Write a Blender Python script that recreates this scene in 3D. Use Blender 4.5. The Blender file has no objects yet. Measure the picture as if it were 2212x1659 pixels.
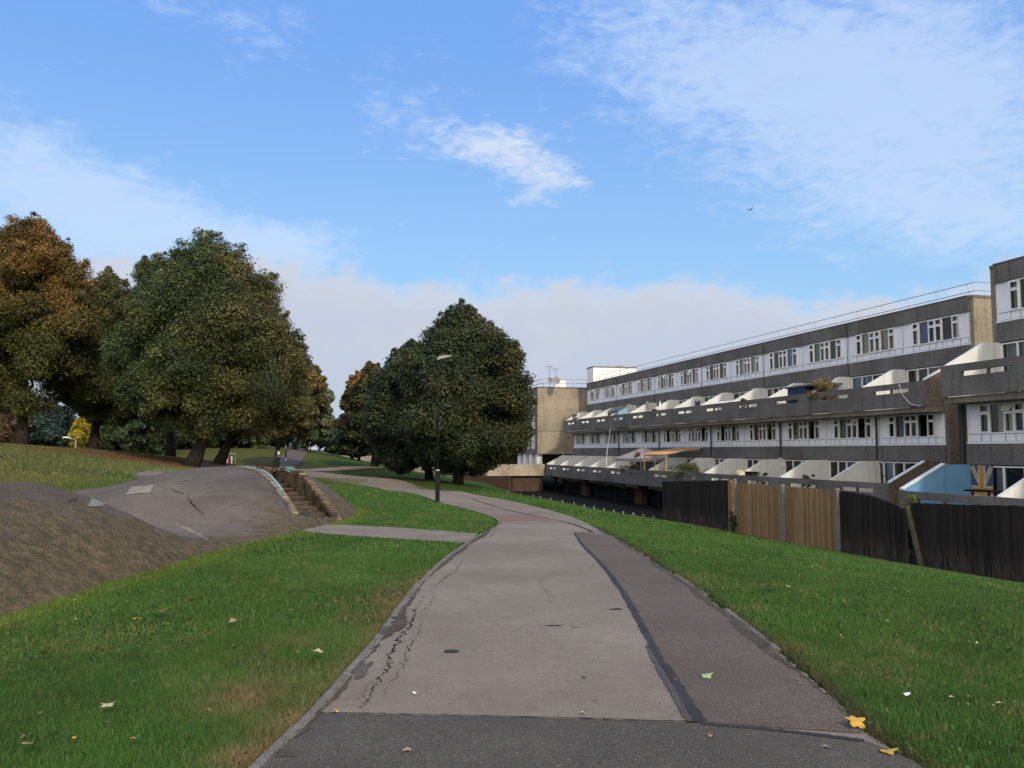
import bpy, math, random
import numpy as np
from mathutils import Vector, Matrix

random.seed(7); RNG = np.random.default_rng(11)
SC = bpy.context.scene
COL = SC.collection
PI = math.pi

# ---------------------------------------------------------------- camera maths (eye at x=0, y=0, z=1.6, looking along +Y, pitched up)
EYE = np.array([0.0, 0.0, 1.6]); F = 1879.0; CX, CY = 1106.0, 829.5
PITCH = math.atan((973 - CY) / F)
CP, SP = math.cos(PITCH), math.sin(PITCH)
def ray(px, py):
    a = (px - CX) / F; b = -(py - CY) / F
    return np.array([a, CP - b * SP, SP + b * CP])
def P(px, py, Y):
    d = ray(px, py); return EYE + d * (Y / d[1])
A = math.radians(13.8); CA, SA = math.cos(A), math.sin(A)     # direction of the terrace of flats
def fw(D, s, z=0.0):                                           # facade frame (D across, s along) to world
    return np.array([D * CA - s * SA, D * SA + s * CA, z])
def onD(px, py, D):
    d = ray(px, py); t = D / (d[0] * CA + d[1] * SA); return EYE + d * t
def Dof(p): return p[0] * CA + p[1] * SA
def sof(p): return -p[0] * SA + p[1] * CA

# ---------------------------------------------------------------- terrain
ctrl = []
def cp(x, y, z): ctrl.append((x, y, z))
for x, y, z in [(0,-20,0),(-3,-5,0),(3,-5,0),(0,5,0),(2,8,0),(-2,8,0),(-4.5,5,0),(-4.8,9,0),(0,12,-.02),(-4.5,14,0),(-4.4,18,.02),(-2,18,-.08),(1,18,-.12),(-3.9,21,0),(-3.5,26,-.1),(-.5,24,-.22),
                (2.5,14,-.1),(2.5,5,0.02),(3.6,9,-.02),(-10,8,.5),(-9.5,14,.6),(-12,16,.72),(-12,22,.8),(-9,26,.6),(-9,32,.45),(-20,35,1.6),(-28,45,2.0),(-20,20,1.4),(-25,10,1.3),(-30,-10,1.0),(30,-20,-1.6),
                (-45,75,1.3),(-28,88,1.2),(-60,50,1.8),(-300,300,1.5),(0,330,1.6),(-200,0,2),(200,-100,-1.6),(-100,-150,1),(60,-100,-1),(-120,120,1.3),(-70,110,1.1)]:
    cp(x, y, z)
for px, py, Y in [(945,1085,33),(860,1062,44),(760,1047,52),(700,1033,58),(620,1026,60),(601,1020,62),(640,1015,72),(860,1014,80),(985,1043,60),(930,1036,62),(810,1010,78),(1000,1062,46),(1100,1082,38),
                  (720,986,100),(660,975,105),(575,1008,76),(640,968,120),(500,1004,62),(410,1006,45),(470,1001,48),(205,972,50),(50,965,46),(350,1008,36),(250,985,42),(120,968,41),(760,992,108),
                  (950,1040,64),(1030,1055,62),(880,1050,56)]:
    ctrl.append(tuple(P(px, py, Y)))
for px, py in [(1430,1125),(1573,1148),(1690,1172),(1808,1193),(1980,1224),(2212,1263),(1326,1109),(1200,1083),(1082,1058)]:
    ctrl.append(tuple(onD(px, py, 16.2)))
for s, z in [(5, -1.45), (-10, -1.45), (100, -1.6), (130, -1.5), (170, -1.2), (260,.8)]:
    ctrl.append(tuple(fw(16.2, s, z)))
CT = np.array(ctrl, float)
def _u(r2): return 0.5 * r2 * np.log(r2 + 1e-9)
def _fit():
    n = len(CT); X = CT[:, :2] / 50
    d2 = ((X[:, None] - X[None]) ** 2).sum(-1)
    K = _u(d2) + np.eye(n) * 2e-4
    Pm = np.c_[np.ones(n), X]
    M = np.block([[K, Pm], [Pm.T, np.zeros((3, 3))]])
    return np.linalg.solve(M, np.r_[CT[:, 2], 0, 0, 0]), X
_W, _X = _fit()
def sst(a, b, x):
    t = np.clip((x - a) / (b - a), 0, 1); return t * t * (3 - 2 * t)
def H(x, y):
    x = np.asarray(x, float); y = np.asarray(y, float); sh = np.broadcast(x, y).shape
    q = np.stack([np.broadcast_to(x, sh).ravel(), np.broadcast_to(y, sh).ravel()], -1)
    z = np.empty(len(q))
    for i in range(0, len(q), 20000):
        Q = q[i:i + 20000] / 50
        d2 = ((Q[:, None] - _X[None]) ** 2).sum(-1)
        z[i:i + 20000] = _u(d2) @ _W[:len(_X)] + _W[len(_X)] + Q @ _W[len(_X) + 1:]
    r = np.hypot(q[:, 0], q[:, 1] - 60)
    z = z + (1.5 - z) * sst(160, 330, r)
    D = q[:, 0] * CA + q[:, 1] * SA
    w = sst(16.9, 18.4, D) * (1 - sst(300, 400, r))
    z = z * (1 - w) + (-3.1) * w
    return z.reshape(sh)
def h1(x, y): return float(H(np.array([x]), np.array([y]))[0])
def G(px, py, zo=0.0):
    d = ray(px, py); ts = np.concatenate([np.arange(2, 40, .25), np.arange(40, 300, 1.0)])
    pts = EYE + d[None] * ts[:, None]
    below = pts[:, 2] < H(pts[:, 0], pts[:, 1]) + zo
    k = int(np.argmax(below)) if below.any() else len(ts) - 1
    a, b = ts[max(k - 1, 0)], ts[k]
    for _ in range(14):
        m = (a + b) / 2; p = EYE + d * m
        if p[2] < h1(p[0], p[1]) + zo: b = m
        else: a = m
    p = EYE + d * b
    return p

# ---------------------------------------------------------------- object helpers
def tag(o, label=None, cat=None, group=None, kind=None):
    if label: o['label'] = label
    if cat: o['category'] = cat
    if group: o['group'] = group
    if kind: o['kind'] = kind
    return o
def empty(name, loc, rz=0.0, **k):
    o = bpy.data.objects.new(name, None); COL.objects.link(o); o.location = tuple(loc); o.rotation_euler = (0, 0, rz)
    o.empty_display_size = .3
    return tag(o, **k)
def mesh_np(name, V, Fq, mat, parent=None, colors=None, smooth=False, loc=None, nper=None):
    """V (n,3), Fq (m,k) faces of equal size"""
    V = np.asarray(V, np.float32); Fq = np.asarray(Fq, np.int32); k = Fq.shape[1]
    me = bpy.data.meshes.new(name)
    me.vertices.add(len(V)); me.vertices.foreach_set('co', V.ravel())
    me.loops.add(Fq.size); me.loops.foreach_set('vertex_index', Fq.ravel())
    me.polygons.add(len(Fq)); me.polygons.foreach_set('loop_start', np.arange(0, Fq.size, k, dtype=np.int32))
    me.polygons.foreach_set('loop_total', np.full(len(Fq), k, np.int32))
    if smooth: me.polygons.foreach_set('use_smooth', np.ones(len(Fq), bool))
    me.update(calc_edges=True)
    if colors is not None:      # per-vertex
        at = me.color_attributes.new('Col', 'FLOAT_COLOR', 'POINT')
        c = np.ones((len(V), 4), np.float32); c[:, :3] = colors; at.data.foreach_set('color', c.ravel())
    me.materials.append(mat)
    o = bpy.data.objects.new(name, me); COL.objects.link(o)
    if loc is not None: o.location = tuple(loc)
    if parent is not None: o.parent = parent
    return o
class MB:
    def __init__(s, off=(0, 0, 0)): s.v = []; s.f = []; s.m = []; s.off = Vector(off); s.cur = 0
    def add(s, vs, fs):
        b = len(s.v); s.v += [Vector(v) - s.off for v in vs]
        for f in fs: s.f.append([b + i for i in f]); s.m.append(s.cur)
        return s
    def box(s, x0, x1, y0, y1, z0, z1):
        if x0 > x1: x0, x1 = x1, x0
        if y0 > y1: y0, y1 = y1, y0
        vs = [(x, y, z) for z in (z0, z1) for y in (y0, y1) for x in (x0, x1)]
        return s.add(vs, [(0, 2, 3, 1), (4, 5, 7, 6), (0, 1, 5, 4), (2, 6, 7, 3), (0, 4, 6, 2), (1, 3, 7, 5)])
    def prism(s, poly, y0, y1):            # polygon in (x,z) extruded along y
        n = len(poly); vs = [(p[0], y0, p[1]) for p in poly] + [(p[0], y1, p[1]) for p in poly]
        fs = [list(range(n)), list(range(2 * n - 1, n - 1, -1))] + [[(i + 1) % n, i, n + i, n + (i + 1) % n] for i in range(n)]
        return s.add(vs, fs)
    def slab(s, poly, z0, z1):             # polygon in (x,y) extruded along z
        n = len(poly); vs = [(p[0], p[1], z0) for p in poly] + [(p[0], p[1], z1) for p in poly]
        fs = [list(range(n - 1, -1, -1)), list(range(n, 2 * n))] + [[i, (i + 1) % n, n + (i + 1) % n, n + i] for i in range(n)]
        return s.add(vs, fs)
    def tube(s, pts, rad, n=8, cap=True):
        pts = [Vector(p) for p in pts]; rs = rad if isinstance(rad, (list, tuple)) else [rad] * len(pts)
        vs = []; ref = Vector((0.31, .2, 1)).normalized()
        for i, p in enumerate(pts):
            t = (pts[min(i + 1, len(pts) - 1)] - pts[max(i - 1, 0)]).normalized()
            u = t.cross(ref)
            if u.length < .15: u = t.cross(Vector((1, .1, 0)))
            u.normalize(); w = t.cross(u)
            for k in range(n):
                a = 2 * PI * k / n; vs.append(p + (u * math.cos(a) + w * math.sin(a)) * rs[i])
        fs = [[i * n + k, i * n + (k + 1) % n, (i + 1) * n + (k + 1) % n, (i + 1) * n + k] for i in range(len(pts) - 1) for k in range(n)]
        if cap: fs += [list(range(n - 1, -1, -1)), list(range((len(pts) - 1) * n, len(pts) * n))]
        return s.add(vs, fs)
    def build(s, name, mats, parent=None, smooth=False, loc=None, bevel=0):
        me = bpy.data.meshes.new(name); me.from_pydata([tuple(v) for v in s.v], [], s.f)
        mats = mats if isinstance(mats, (list, tuple)) else [mats]
        for m in mats: me.materials.append(m)
        if len(mats) > 1: me.polygons.foreach_set('material_index', s.m)
        if smooth: me.polygons.foreach_set('use_smooth', [True] * len(s.f))
        me.update()
        o = bpy.data.objects.new(name, me); COL.objects.link(o)
        if parent is not None: o.parent = parent
        if loc is not None: o.location = tuple(loc)
        if bevel:
            b = o.modifiers.new('bevel', 'BEVEL'); b.width = bevel; b.segments = 2; b.limit_method = 'ANGLE'
        return o

# ---------------------------------------------------------------- materials
class NT:
    def __init__(s, nt): s.nt = nt; s.n = nt.nodes; s.l = nt.links
    def new(s, t, **k):
        n = s.n.new(t)
        for a, b in k.items(): setattr(n, a, b)
        return n
    def link(s, a, b): s.l.new(a, b)
    def setin(s, n, i, v):
        if hasattr(v, 'is_output'): s.l.new(v, n.inputs[i])
        else: n.inputs[i].default_value = v
    def math(s, op, a, b=0.0, c=None, clamp=False):
        n = s.new('ShaderNodeMath', operation=op, use_clamp=clamp); s.setin(n, 0, a); s.setin(n, 1, b)
        if c is not None: s.setin(n, 2, c)
        return n.outputs[0]
    def mix(s, f, a, b, mode='MIX'):
        n = s.new('ShaderNodeMix', data_type='RGBA', blend_type=mode); s.setin(n, 0, f)
        s.setin(n, 6, a if hasattr(a, 'is_output') else (*a, 1)[:4]); s.setin(n, 7, b if hasattr(b, 'is_output') else (*b, 1)[:4])
        return n.outputs[2]
    def noise(s, vec, scale, det=4, rough=.55, dist=0.0):
        n = s.new('ShaderNodeTexNoise'); s.link(vec, n.inputs['Vector']); n.inputs['Scale'].default_value = scale
        n.inputs['Detail'].default_value = det; n.inputs['Roughness'].default_value = rough; n.inputs['Distortion'].default_value = dist
        return n.outputs[0]
    def ramp(s, f, a, b):       # remap f from [a,b] to [0,1] smooth
        n = s.new('ShaderNodeMapRange', interpolation_type='SMOOTHSTEP'); s.setin(n, 0, f); s.setin(n, 1, a); s.setin(n, 2, b); s.setin(n, 3, 0.0); s.setin(n, 4, 1.0)
        return n.outputs[0]
    def mapping(s, vec, scale=(1, 1, 1), rot=(0, 0, 0), loc=(0, 0, 0)):
        n = s.new('ShaderNodeMapping'); s.link(vec, n.inputs[0]); n.inputs['Scale'].default_value = scale; n.inputs['Rotation'].default_value = rot; n.inputs['Location'].default_value = loc
        return n.outputs[0]
def mat(name, fn, rough=.9, spec=.3):
    m = bpy.data.materials.new(name); m.use_nodes = True; t = NT(m.node_tree)
    b = t.n['Principled BSDF']; b.inputs['Roughness'].default_value = rough; b.inputs['Specular IOR Level'].default_value = spec
    obj = t.new('ShaderNodeTexCoord').outputs['Object']
    geo = t.new('ShaderNodeNewGeometry').outputs['Position']
    c, h, bd, st = fn(t, obj, geo)
    t.setin(b, 'Base Color', c if hasattr(c, 'is_output') else (*c, 1))
    if h is not None:
        bp = t.new('ShaderNodeBump'); bp.inputs['Strength'].default_value = st; bp.inputs['Distance'].default_value = bd
        t.link(h, bp.inputs['Height']); t.link(bp.outputs[0], b.inputs['Normal'])
    m['b'] = 1
    return m
def simple(name, c, rough=.7, spec=.3, var=.12, scale=6.0, metal=0.0, bump=0.0):
    def fn(t, o, g):
        n = t.noise(o, scale, 5, .6); n2 = t.noise(o, scale * 9, 3)
        f = t.math('ADD', t.math('MULTIPLY', n, .7), t.math('MULTIPLY', n2, .3))
        a = tuple(x * (1 - var * 1.6) for x in c); b = tuple(min(1, x * (1 + var * 1.6)) for x in c)
        return t.mix(t.ramp(f, .3, .7), a, b), (n2 if bump else None), .01, bump
    m = mat(name, fn, rough, spec); m.node_tree.nodes['Principled BSDF'].inputs['Metallic'].default_value = metal
    return m
M = {}
def speckle(name, c1, c2, c3, fine=120, big=.5, bump=.5, bd=.004, light=None, rough=.95, streak=None):
    def fn(t, o, g):
        f = t.noise(g, fine, 2, .6); b = t.noise(g, big, 5, .6); mid = t.noise(g, 9, 4, .6)
        c = t.mix(t.ramp(b, .32, .68), c1, c2)
        c = t.mix(t.math('MULTIPLY', t.ramp(mid, .4, .75), .5), c, c3)
        dk = t.mix(1.0, c, (.45, .45, .45), 'MULTIPLY')
        c = t.mix(t.ramp(f, .62, .30), c, dk)
        if light:
            vo = t.new('ShaderNodeTexVoronoi'); t.link(g, vo.inputs['Vector']); vo.inputs['Scale'].default_value = fine * .45
            c = t.mix(t.ramp(vo.outputs['Distance'], .16, .08), c, light)
        if streak:
            sv = t.mapping(o, (2.2, 2.2, .18)); sn = t.noise(sv, 2.5, 5, .65)
            c = t.mix(t.math('MULTIPLY', t.ramp(sn, .5, .75), streak), c, (.035, .033, .03))
        return c, f, bd, bump
    return mat(name, fn, rough, .25)
M['asphalt'] = speckle('worn_path_asphalt', (.215, .178, .138), (.295, .252, .200), (.190, .160, .125), 130, .38, .5, .003, None)
M['asphalt_red'] = speckle('reddish_asphalt', (.122, .099, .078), (.155, .126, .100), (.100, .082, .065), 75, .6, .9, .005, (.2, .18, .17))
M['asphalt_dark'] = speckle('dark_asphalt', (.086, .077, .064), (.114, .102, .086), (.071, .064, .053), 75, .8, .9, .005, (.30, .29, .28))
M['seam'] = speckle('bitumen_seam', (.040, .040, .043), (.055, .054, .058), (.035, .035, .038), 90, 2, .5, .003)
M['seam_light'] = speckle('old_bitumen_seam', (.088, .084, .083), (.1, .095, .093), (.07, .068, .068), 110, 2, .4, .003)
M['patch_red'] = speckle('pink_tarmac_patch', (.23, .14, .105), (.27, .175, .13), (.18, .12, .09), 100, 2, .5, .004)
M['gravel'] = speckle('old_gravel_path', (.22, .185, .15), (.28, .24, .19), (.17, .14, .11), 60, 1.2, .8, .006)
M['patch'] = speckle('pale_mortar_patch', (.26, .245, .20), (.31, .29, .24), (.2, .19, .15), 70, 1.2, .8, .006)
M['crack'] = simple('crack_dirt', (.018, .016, .013), .95, .1)
M['kerb'] = speckle('concrete_edging', (.17, .155, .13), (.22, .20, .175), (.10, .095, .075), 60, 1.5, .8, .005)
def conc(name, c, dark=.5, sp=16):
    def fn(t, o, g):
        f = t.noise(g, sp, 3, .7); b = t.noise(o, .35, 5, .6)
        st = t.noise(t.mapping(o, (3, 3, .25)), 1.6, 5, .65)
        c1 = tuple(x * .72 for x in c); c2 = tuple(x * 1.25 for x in c)
        k = t.mix(t.ramp(b, .3, .7), c1, c2)
        k = t.mix(t.math('MULTIPLY', t.ramp(st, .48, .72), dark), k, tuple(x * .45 for x in c))
        k = t.mix(t.math('MULTIPLY', t.ramp(f, .5, .7), .45), k, tuple(x * 1.6 for x in c))
        k = t.mix(t.math('MULTIPLY', t.ramp(f, .48, .32), .5), k, tuple(x * .5 for x in c))
        return k, f, .02, .35
    return mat(name, fn, .95, .2)
M['conc'] = conc('exposed_aggregate_concrete', (.150, .144, .135), .65)
M['conc_light'] = conc('lighter_weathered_concrete', (.20, .175, .14))
M['pebble'] = conc('tan_pebbledash', (.27, .24, .185), .5, 9)
M['pebble_dark'] = conc('brown_stained_pebbledash', (.16, .135, .11), .6, 9)
M['beige'] = conc('beige_precast_wall', (.33, .295, .235), .35, 4)
def render_fn(c, stain):
    def fn(t, o, g):
        st = t.noise(t.mapping(o, (2, 2, .3)), 1.3, 6, .65); b = t.noise(o, .8, 4)
        k = t.mix(t.ramp(b, .3, .7), tuple(x * .9 for x in c), c)
        k = t.mix(t.math('MULTIPLY', t.ramp(st, .52, .78), stain), k, tuple(x * .45 for x in c))
        return k, b, .02, .1
    return fn
M['cream'] = mat('cream_rendered_wall', render_fn((.70, .745, .745), .8), .9, .2)
M['blue_wall'] = mat('sky_blue_painted_wall', render_fn((.14, .32, .56), .5), .85, .2)
M['white_clad'] = mat('white_cladding_board', render_fn((.86, .89, .93), .4), .6, .35)
M['white_roof'] = mat('bright_white_cladding', render_fn((.80, .81, .82), .1), .6, .3)
M['upvc'] = simple('white_plastic_frame', (.84, .85, .85), .45, .4, .05)
M['joint'] = simple('dark_joint', (.03, .03, .032), .9)
M['rail_metal'] = simple('galvanised_rail', (.50, .51, .52), .45, .5, .06, metal=.5)
M['rail_paint'] = simple('grey_painted_rail', (.24, .25, .27), .6, .4, .1)
M['pole'] = simple('black_painted_steel', (.012, .013, .013), .75, .15, .25)
M['lamp'] = simple('pale_lamp_casing', (.27, .28, .28), .5, .4)
M['white_paint'] = simple('white_paint', (.75, .75, .73), .6, .3, .08)
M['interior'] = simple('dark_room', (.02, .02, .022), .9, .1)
M['pipe'] = simple('dark_drainpipe', (.03, .026, .026), .6, .4)
M['lead'] = simple('dish_grey', (.20, .20, .20), .6, .3)
def brickm(name, c1, c2, mort, sc=1.0, tint=.5, ku=(1.0, .83)):
    def fn(t, o, g):
        cb = t.new('ShaderNodeCombineXYZ'); sx = t.new('ShaderNodeSeparateXYZ'); t.link(o, sx.inputs[0])
        t.link(t.math('ADD', t.math('MULTIPLY', sx.outputs[0], ku[0]), t.math('MULTIPLY', sx.outputs[1], ku[1])), cb.inputs[0]); t.link(sx.outputs[2], cb.inputs[1])
        b = t.new('ShaderNodeTexBrick'); t.link(cb.outputs[0], b.inputs['Vector']); b.inputs['Scale'].default_value = sc
        b.inputs['Brick Width'].default_value = .225; b.inputs['Row Height'].default_value = .075; b.inputs['Mortar Size'].default_value = .008
        b.inputs['Color1'].default_value = (*c1, 1); b.inputs['Color2'].default_value = (*c2, 1); b.inputs['Mortar'].default_value = (*mort, 1)
        n = t.noise(g, 3.5, 5, .65); d = t.mix(1.0, b.outputs[0], (.3, .28, .24), 'MULTIPLY')
        k = t.mix(t.math('MULTIPLY', t.ramp(n, .42, .7), tint), b.outputs[0], d)
        return k, t.math('SUBTRACT', 1.0, b.outputs[1]), .01, .6
    return mat(name, fn, .95, .15)
M['brick'] = brickm('yellow_brown_stock_brick', (.23, .165, .09), (.12, .08, .05), (.10, .085, .065), 1, .9, (-.45, .9))
M['brick_dark'] = brickm('dark_brown_brick', (.11, .062, .042), (.075, .045, .034), (.07, .06, .05))
M['brick_red'] = brickm('red_brown_brick', (.20, .10, .06), (.15, .075, .045), (.1, .08, .065))
def woodm(name, c, c2, sp=.12, axis=1, fade=None):
    def fn(t, o, g):
        sx = t.new('ShaderNodeSeparateXYZ'); t.link(o, sx.inputs[0])
        bd = t.math('FLOOR', t.math('DIVIDE', sx.outputs[axis], sp))
        wn = t.new('ShaderNodeTexWhiteNoise', noise_dimensions='1D'); t.link(bd, wn.inputs['W'])
        gr = t.noise(t.mapping(o, (25, 25, 1.2)), 2.0, 5, .65, .3); st = t.noise(t.mapping(o, (2, 2, .5)), 1.5, 4)
        k = t.mix(wn.outputs[0], c, c2)
        k = t.mix(t.math('MULTIPLY', t.ramp(gr, .5, .7), .45), k, tuple(x * .55 for x in c))
        kn = t.new('ShaderNodeTexVoronoi'); t.link(t.mapping(o, (1, 1, .55)), kn.inputs['Vector']); kn.inputs['Scale'].default_value = 7
        k = t.mix(t.ramp(kn.outputs['Distance'], .10, .04), k, tuple(x * .4 for x in c))
        k = t.mix(t.math('MULTIPLY', t.ramp(st, .45, .75), .4), k, tuple(x * .6 for x in c))
        if fade:
            k = t.mix(t.math('MULTIPLY', t.math('MULTIPLY', t.ramp(sx.outputs[2], .9, .1), t.ramp(t.noise(t.mapping(o, (9, 9, 1)), 1.2, 5, .7), .4, .65)), .8), k, fade)
        return k, gr, .004, .5
    return mat(name, fn, .85, .2)
M['wood_tan'] = woodm('new_larch_boards', (.20, .125, .063), (.33, .22, .12))
M['wood_black'] = woodm('black_stained_boards', (.014, .012, .012), (.030, .025, .023), fade=(.085, .070, .058))
M['wood_pergola'] = woodm('pale_pine', (.50, .32, .16), (.60, .42, .23))
def attr_mat(name, rough=.8, spec=.2, trans=0.0, noise_sc=None):
    m = bpy.data.materials.new(name); m.use_nodes = True; t = NT(m.node_tree); b = t.n['Principled BSDF']
    b.inputs['Roughness'].default_value = rough; b.inputs['Specular IOR Level'].default_value = spec
    a = t.new('ShaderNodeAttribute', attribute_name='Col'); c = a.outputs['Color']
    t.link(c, b.inputs['Base Color'])
    if trans:
        tr = t.new('ShaderNodeBsdfTranslucent'); t.link(c, tr.inputs[0]); mx = t.new('ShaderNodeMixShader'); mx.inputs[0].default_value = trans
        t.link(b.outputs[0], mx.inputs[1]); t.link(tr.outputs[0], mx.inputs[2]); t.link(mx.outputs[0], t.n['Material Output'].inputs[0])
    return m
M['leaf'] = attr_mat('tree_leaves', .55, .35, .25)
M['blade'] = attr_mat('grass_blades', .6, .3, .3)
def barkfn(t, o, g):
    n = t.noise(t.mapping(o, (6, 6, 1.4)), 3, 6, .7); n2 = t.noise(o, 1.2, 4)
    k = t.mix(t.ramp(n, .35, .65), (.012, .010, .009), (.045, .038, .03)); k = t.mix(t.math('MULTIPLY', t.ramp(n2, .5, .7), .5), k, (.028, .03, .018))
    return k, n, .04, .8
M['bark'] = mat('grey_brown_bark', barkfn, .95, .1)
# grass ground: colour attribute x fine noise
def groundmat():
    m = bpy.data.materials.new('mown_grass_ground'); m.use_nodes = True; t = NT(m.node_tree); b = t.n['Principled BSDF']
    b.inputs['Roughness'].default_value = .95; b.inputs['Specular IOR Level'].default_value = .1
    a = t.new('ShaderNodeAttribute', attribute_name='Col').outputs['Color']; g = t.new('ShaderNodeNewGeometry').outputs['Position']
    f = t.noise(g, 28, 3, .7); mid = t.noise(g, 2.2, 5, .65); lo = t.noise(g, .35, 4, .6)
    k = t.mix(t.ramp(mid, .35, .7), t.mix(1.0, a, (.78, .82, .72), 'MULTIPLY'), t.mix(1.0, a, (1.18, 1.1, 1.05), 'MULTIPLY'))
    k = t.mix(t.math('MULTIPLY', t.ramp(lo, .45, .7), .35), k, t.mix(1.0, a, (1.5, 1.12, .9), 'MULTIPLY'))
    k = t.mix(t.math('MULTIPLY', t.ramp(f, .55, .3), .75), k, t.mix(1.0, a, (.35, .38, .35), 'MULTIPLY'))
    t.link(k, b.inputs['Base Color'])
    bp = t.new('ShaderNodeBump'); bp.inputs['Strength'].default_value = .9; bp.inputs['Distance'].default_value = .05; t.link(f, bp.inputs['Height']); t.link(bp.outputs[0], b.inputs['Normal'])
    return m
M['ground'] = groundmat()
def moundmat():
    m = bpy.data.materials.new('mossy_tarmac_mound'); m.use_nodes = True; t = NT(m.node_tree); b = t.n['Principled BSDF']
    b.inputs['Roughness'].default_value = .95; b.inputs['Specular IOR Level'].default_value = .15
    a = t.new('ShaderNodeAttribute', attribute_name='Col').outputs['Color']; g = t.new('ShaderNodeNewGeometry').outputs['Position']
    sp = t.new('ShaderNodeSeparateColor'); t.link(a, sp.inputs[0]); dirt = sp.outputs[0]; pale = sp.outputs[1]
    f = t.noise(g, 55, 3, .65); mid = t.noise(g, 3.2, 6, .7, .4); lo = t.noise(g, .9, 5, .6); st = t.noise(t.mapping(g, (5, 5, 1)), 1.3, 5, .7)
    k = t.mix(t.ramp(lo, .35, .65), (.105, .091, .077), (.160, .139, .117)); k = t.mix(t.math('MULTIPLY', t.ramp(t.noise(g, 5.5, 5, .75), .5, .68), .45), k, (.07, .062, .055))
    k = t.mix(t.math('MULTIPLY', pale, .6), k, (.20, .174, .15)); k = t.mix(t.math('MULTIPLY', sp.outputs[2], .55), k, (.055, .047, .038))
    df = t.ramp(t.math('ADD', t.math('MULTIPLY', dirt, .9), t.math('MULTIPLY', t.math('SUBTRACT', mid, .5), 2.0)), .30, .78)
    dc = t.mix(t.ramp(t.noise(g, 7, 5, .7), .35, .65), (.070, .060, .030), (.175, .125, .070))
    dc = t.mix(t.math('MULTIPLY', t.ramp(st, .48, .66), .6), dc, (.055, .058, .024)); fl = t.noise(g, 38, 2, .6); dc = t.mix(t.math('MULTIPLY', t.ramp(fl, .60, .72), .8), dc, (.30, .23, .14))
    k = t.mix(t.math('MULTIPLY', df, .9), k, dc)
    k = t.mix(t.math('MULTIPLY', t.ramp(f, .56, .34), .7), k, t.mix(1.0, k, (.35, .35, .35), 'MULTIPLY'))
    t.link(k, b.inputs['Base Color'])
    bp = t.new('ShaderNodeBump'); bp.inputs['Strength'].default_value = .8; bp.inputs['Distance'].default_value = .02
    t.link(t.math('ADD', f, t.math('MULTIPLY', mid, 1.5)), bp.inputs['Height']); t.link(bp.outputs[0], b.inputs['Normal'])
    return m
M['mound'] = moundmat()
def glassm():
    m = bpy.data.materials.new('window_glass'); m.use_nodes = True; t = NT(m.node_tree); t.n.remove(t.n['Principled BSDF'])
    tr = t.new('ShaderNodeBsdfTransparent'); tr.inputs[0].default_value = (.86, .9, .9, 1); gl = t.new('ShaderNodeBsdfGlossy'); gl.inputs['Roughness'].default_value = .03
    lw = t.new('ShaderNodeFresnel'); lw.inputs[0].default_value = 1.5
    mx = t.new('ShaderNodeMixShader'); t.link(t.math('MULTIPLY', lw.outputs[0], 1.3, clamp=True), mx.inputs[0]); t.link(tr.outputs[0], mx.inputs[1]); t.link(gl.outputs[0], mx.inputs[2])
    t.link(mx.outputs[0], t.n['Material Output'].inputs[0]); return m
M['glass'] = glassm()
def curtain(name, c): return simple(name, tuple(min(.75, x * 1.55) for x in c), .9, .1, .15, 1.2)
CURT = [curtain('curtain_' + n, c) for n, c in [('white_net', (.36, .39, .39)), ('grey_net', (.17, .20, .21)), ('cream', (.34, .30, .22)), ('pale_blue', (.18, .27, .40)), ('dull_rose', (.25, .15, .15)), ('tan', (.26, .2, .12)), ('blue', (.08, .13, .28)), ('sage', (.2, .24, .18))]]

# ---------------------------------------------------------------- camera, sun, sky
cam = bpy.data.cameras.new('camera'); co = bpy.data.objects.new('camera', cam); COL.objects.link(co); SC.camera = co
cam.sensor_fit = 'HORIZONTAL'; cam.sensor_width = 36; cam.lens = F / 2212 * 36; cam.clip_end = 6000; cam.clip_start = .05
co.location = tuple(EYE); co.rotation_euler = (PI / 2 + PITCH, 0, 0)
SUN_EL = math.radians(33); sun_dir = Vector((.40, -.92, 0)).normalized() * math.cos(SUN_EL) + Vector((0, 0, math.sin(SUN_EL)))
sl = bpy.data.lights.new('sun', 'SUN'); sl.energy = 2.7; sl.angle = math.radians(3.0); sl.color = (1.0, .88, .72)
so = bpy.data.objects.new('sun', sl); COL.objects.link(so); so.rotation_euler = sun_dir.to_track_quat('Z', 'Y').to_euler(); so.location = (0, 0, 40)
W = bpy.data.worlds.new('World'); SC.world = W; W.use_nodes = True; t = NT(W.node_tree)
bg = t.n['Background']
sky = t.new('ShaderNodeTexSky', sky_type='NISHITA'); sky.sun_disc = False; sky.sun_elevation = SUN_EL
sky.sun_rotation = math.atan2(sun_dir.x, sun_dir.y)
sky.air_density = 1.0; sky.dust_density = .6; sky.ozone_density = 1.6; sky.altitude = 50
tc = t.new('ShaderNodeTexCoord').outputs['Generated']
sx = t.new('ShaderNodeSeparateXYZ'); t.link(tc, sx.inputs[0])
az = t.math('MULTIPLY', t.math('ARCTAN2', sx.outputs[0], sx.outputs[1]), 180 / PI)
el = t.math('MULTIPLY', t.math('ARCSINE', sx.outputs[2]), 180 / PI)
ae = t.new('ShaderNodeCombineXYZ'); t.link(az, ae.inputs[0]); t.link(el, ae.inputs[1]); ae = ae.outputs[0]
def azel(px, py):
    d = ray(px, py); d = d / np.linalg.norm(d); return math.degrees(math.atan2(d[0], d[1])), math.degrees(math.asin(d[2]))
wv = t.mapping(ae, (1, 2.1, 1), (0, 0, math.radians(-14)))
n_wisp = t.noise(wv, .30, 9, .62, .8); n_fine = t.noise(t.mapping(ae, (1, 2.6, 1), (0, 0, math.radians(20)), (7, 3, 0)), .8, 8, .66, .5)
n_puff = t.noise(t.mapping(ae, (1, 1.5, 1), (0, 0, 0), (3, 1, 2)), .24, 9, .6, .2)
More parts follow.
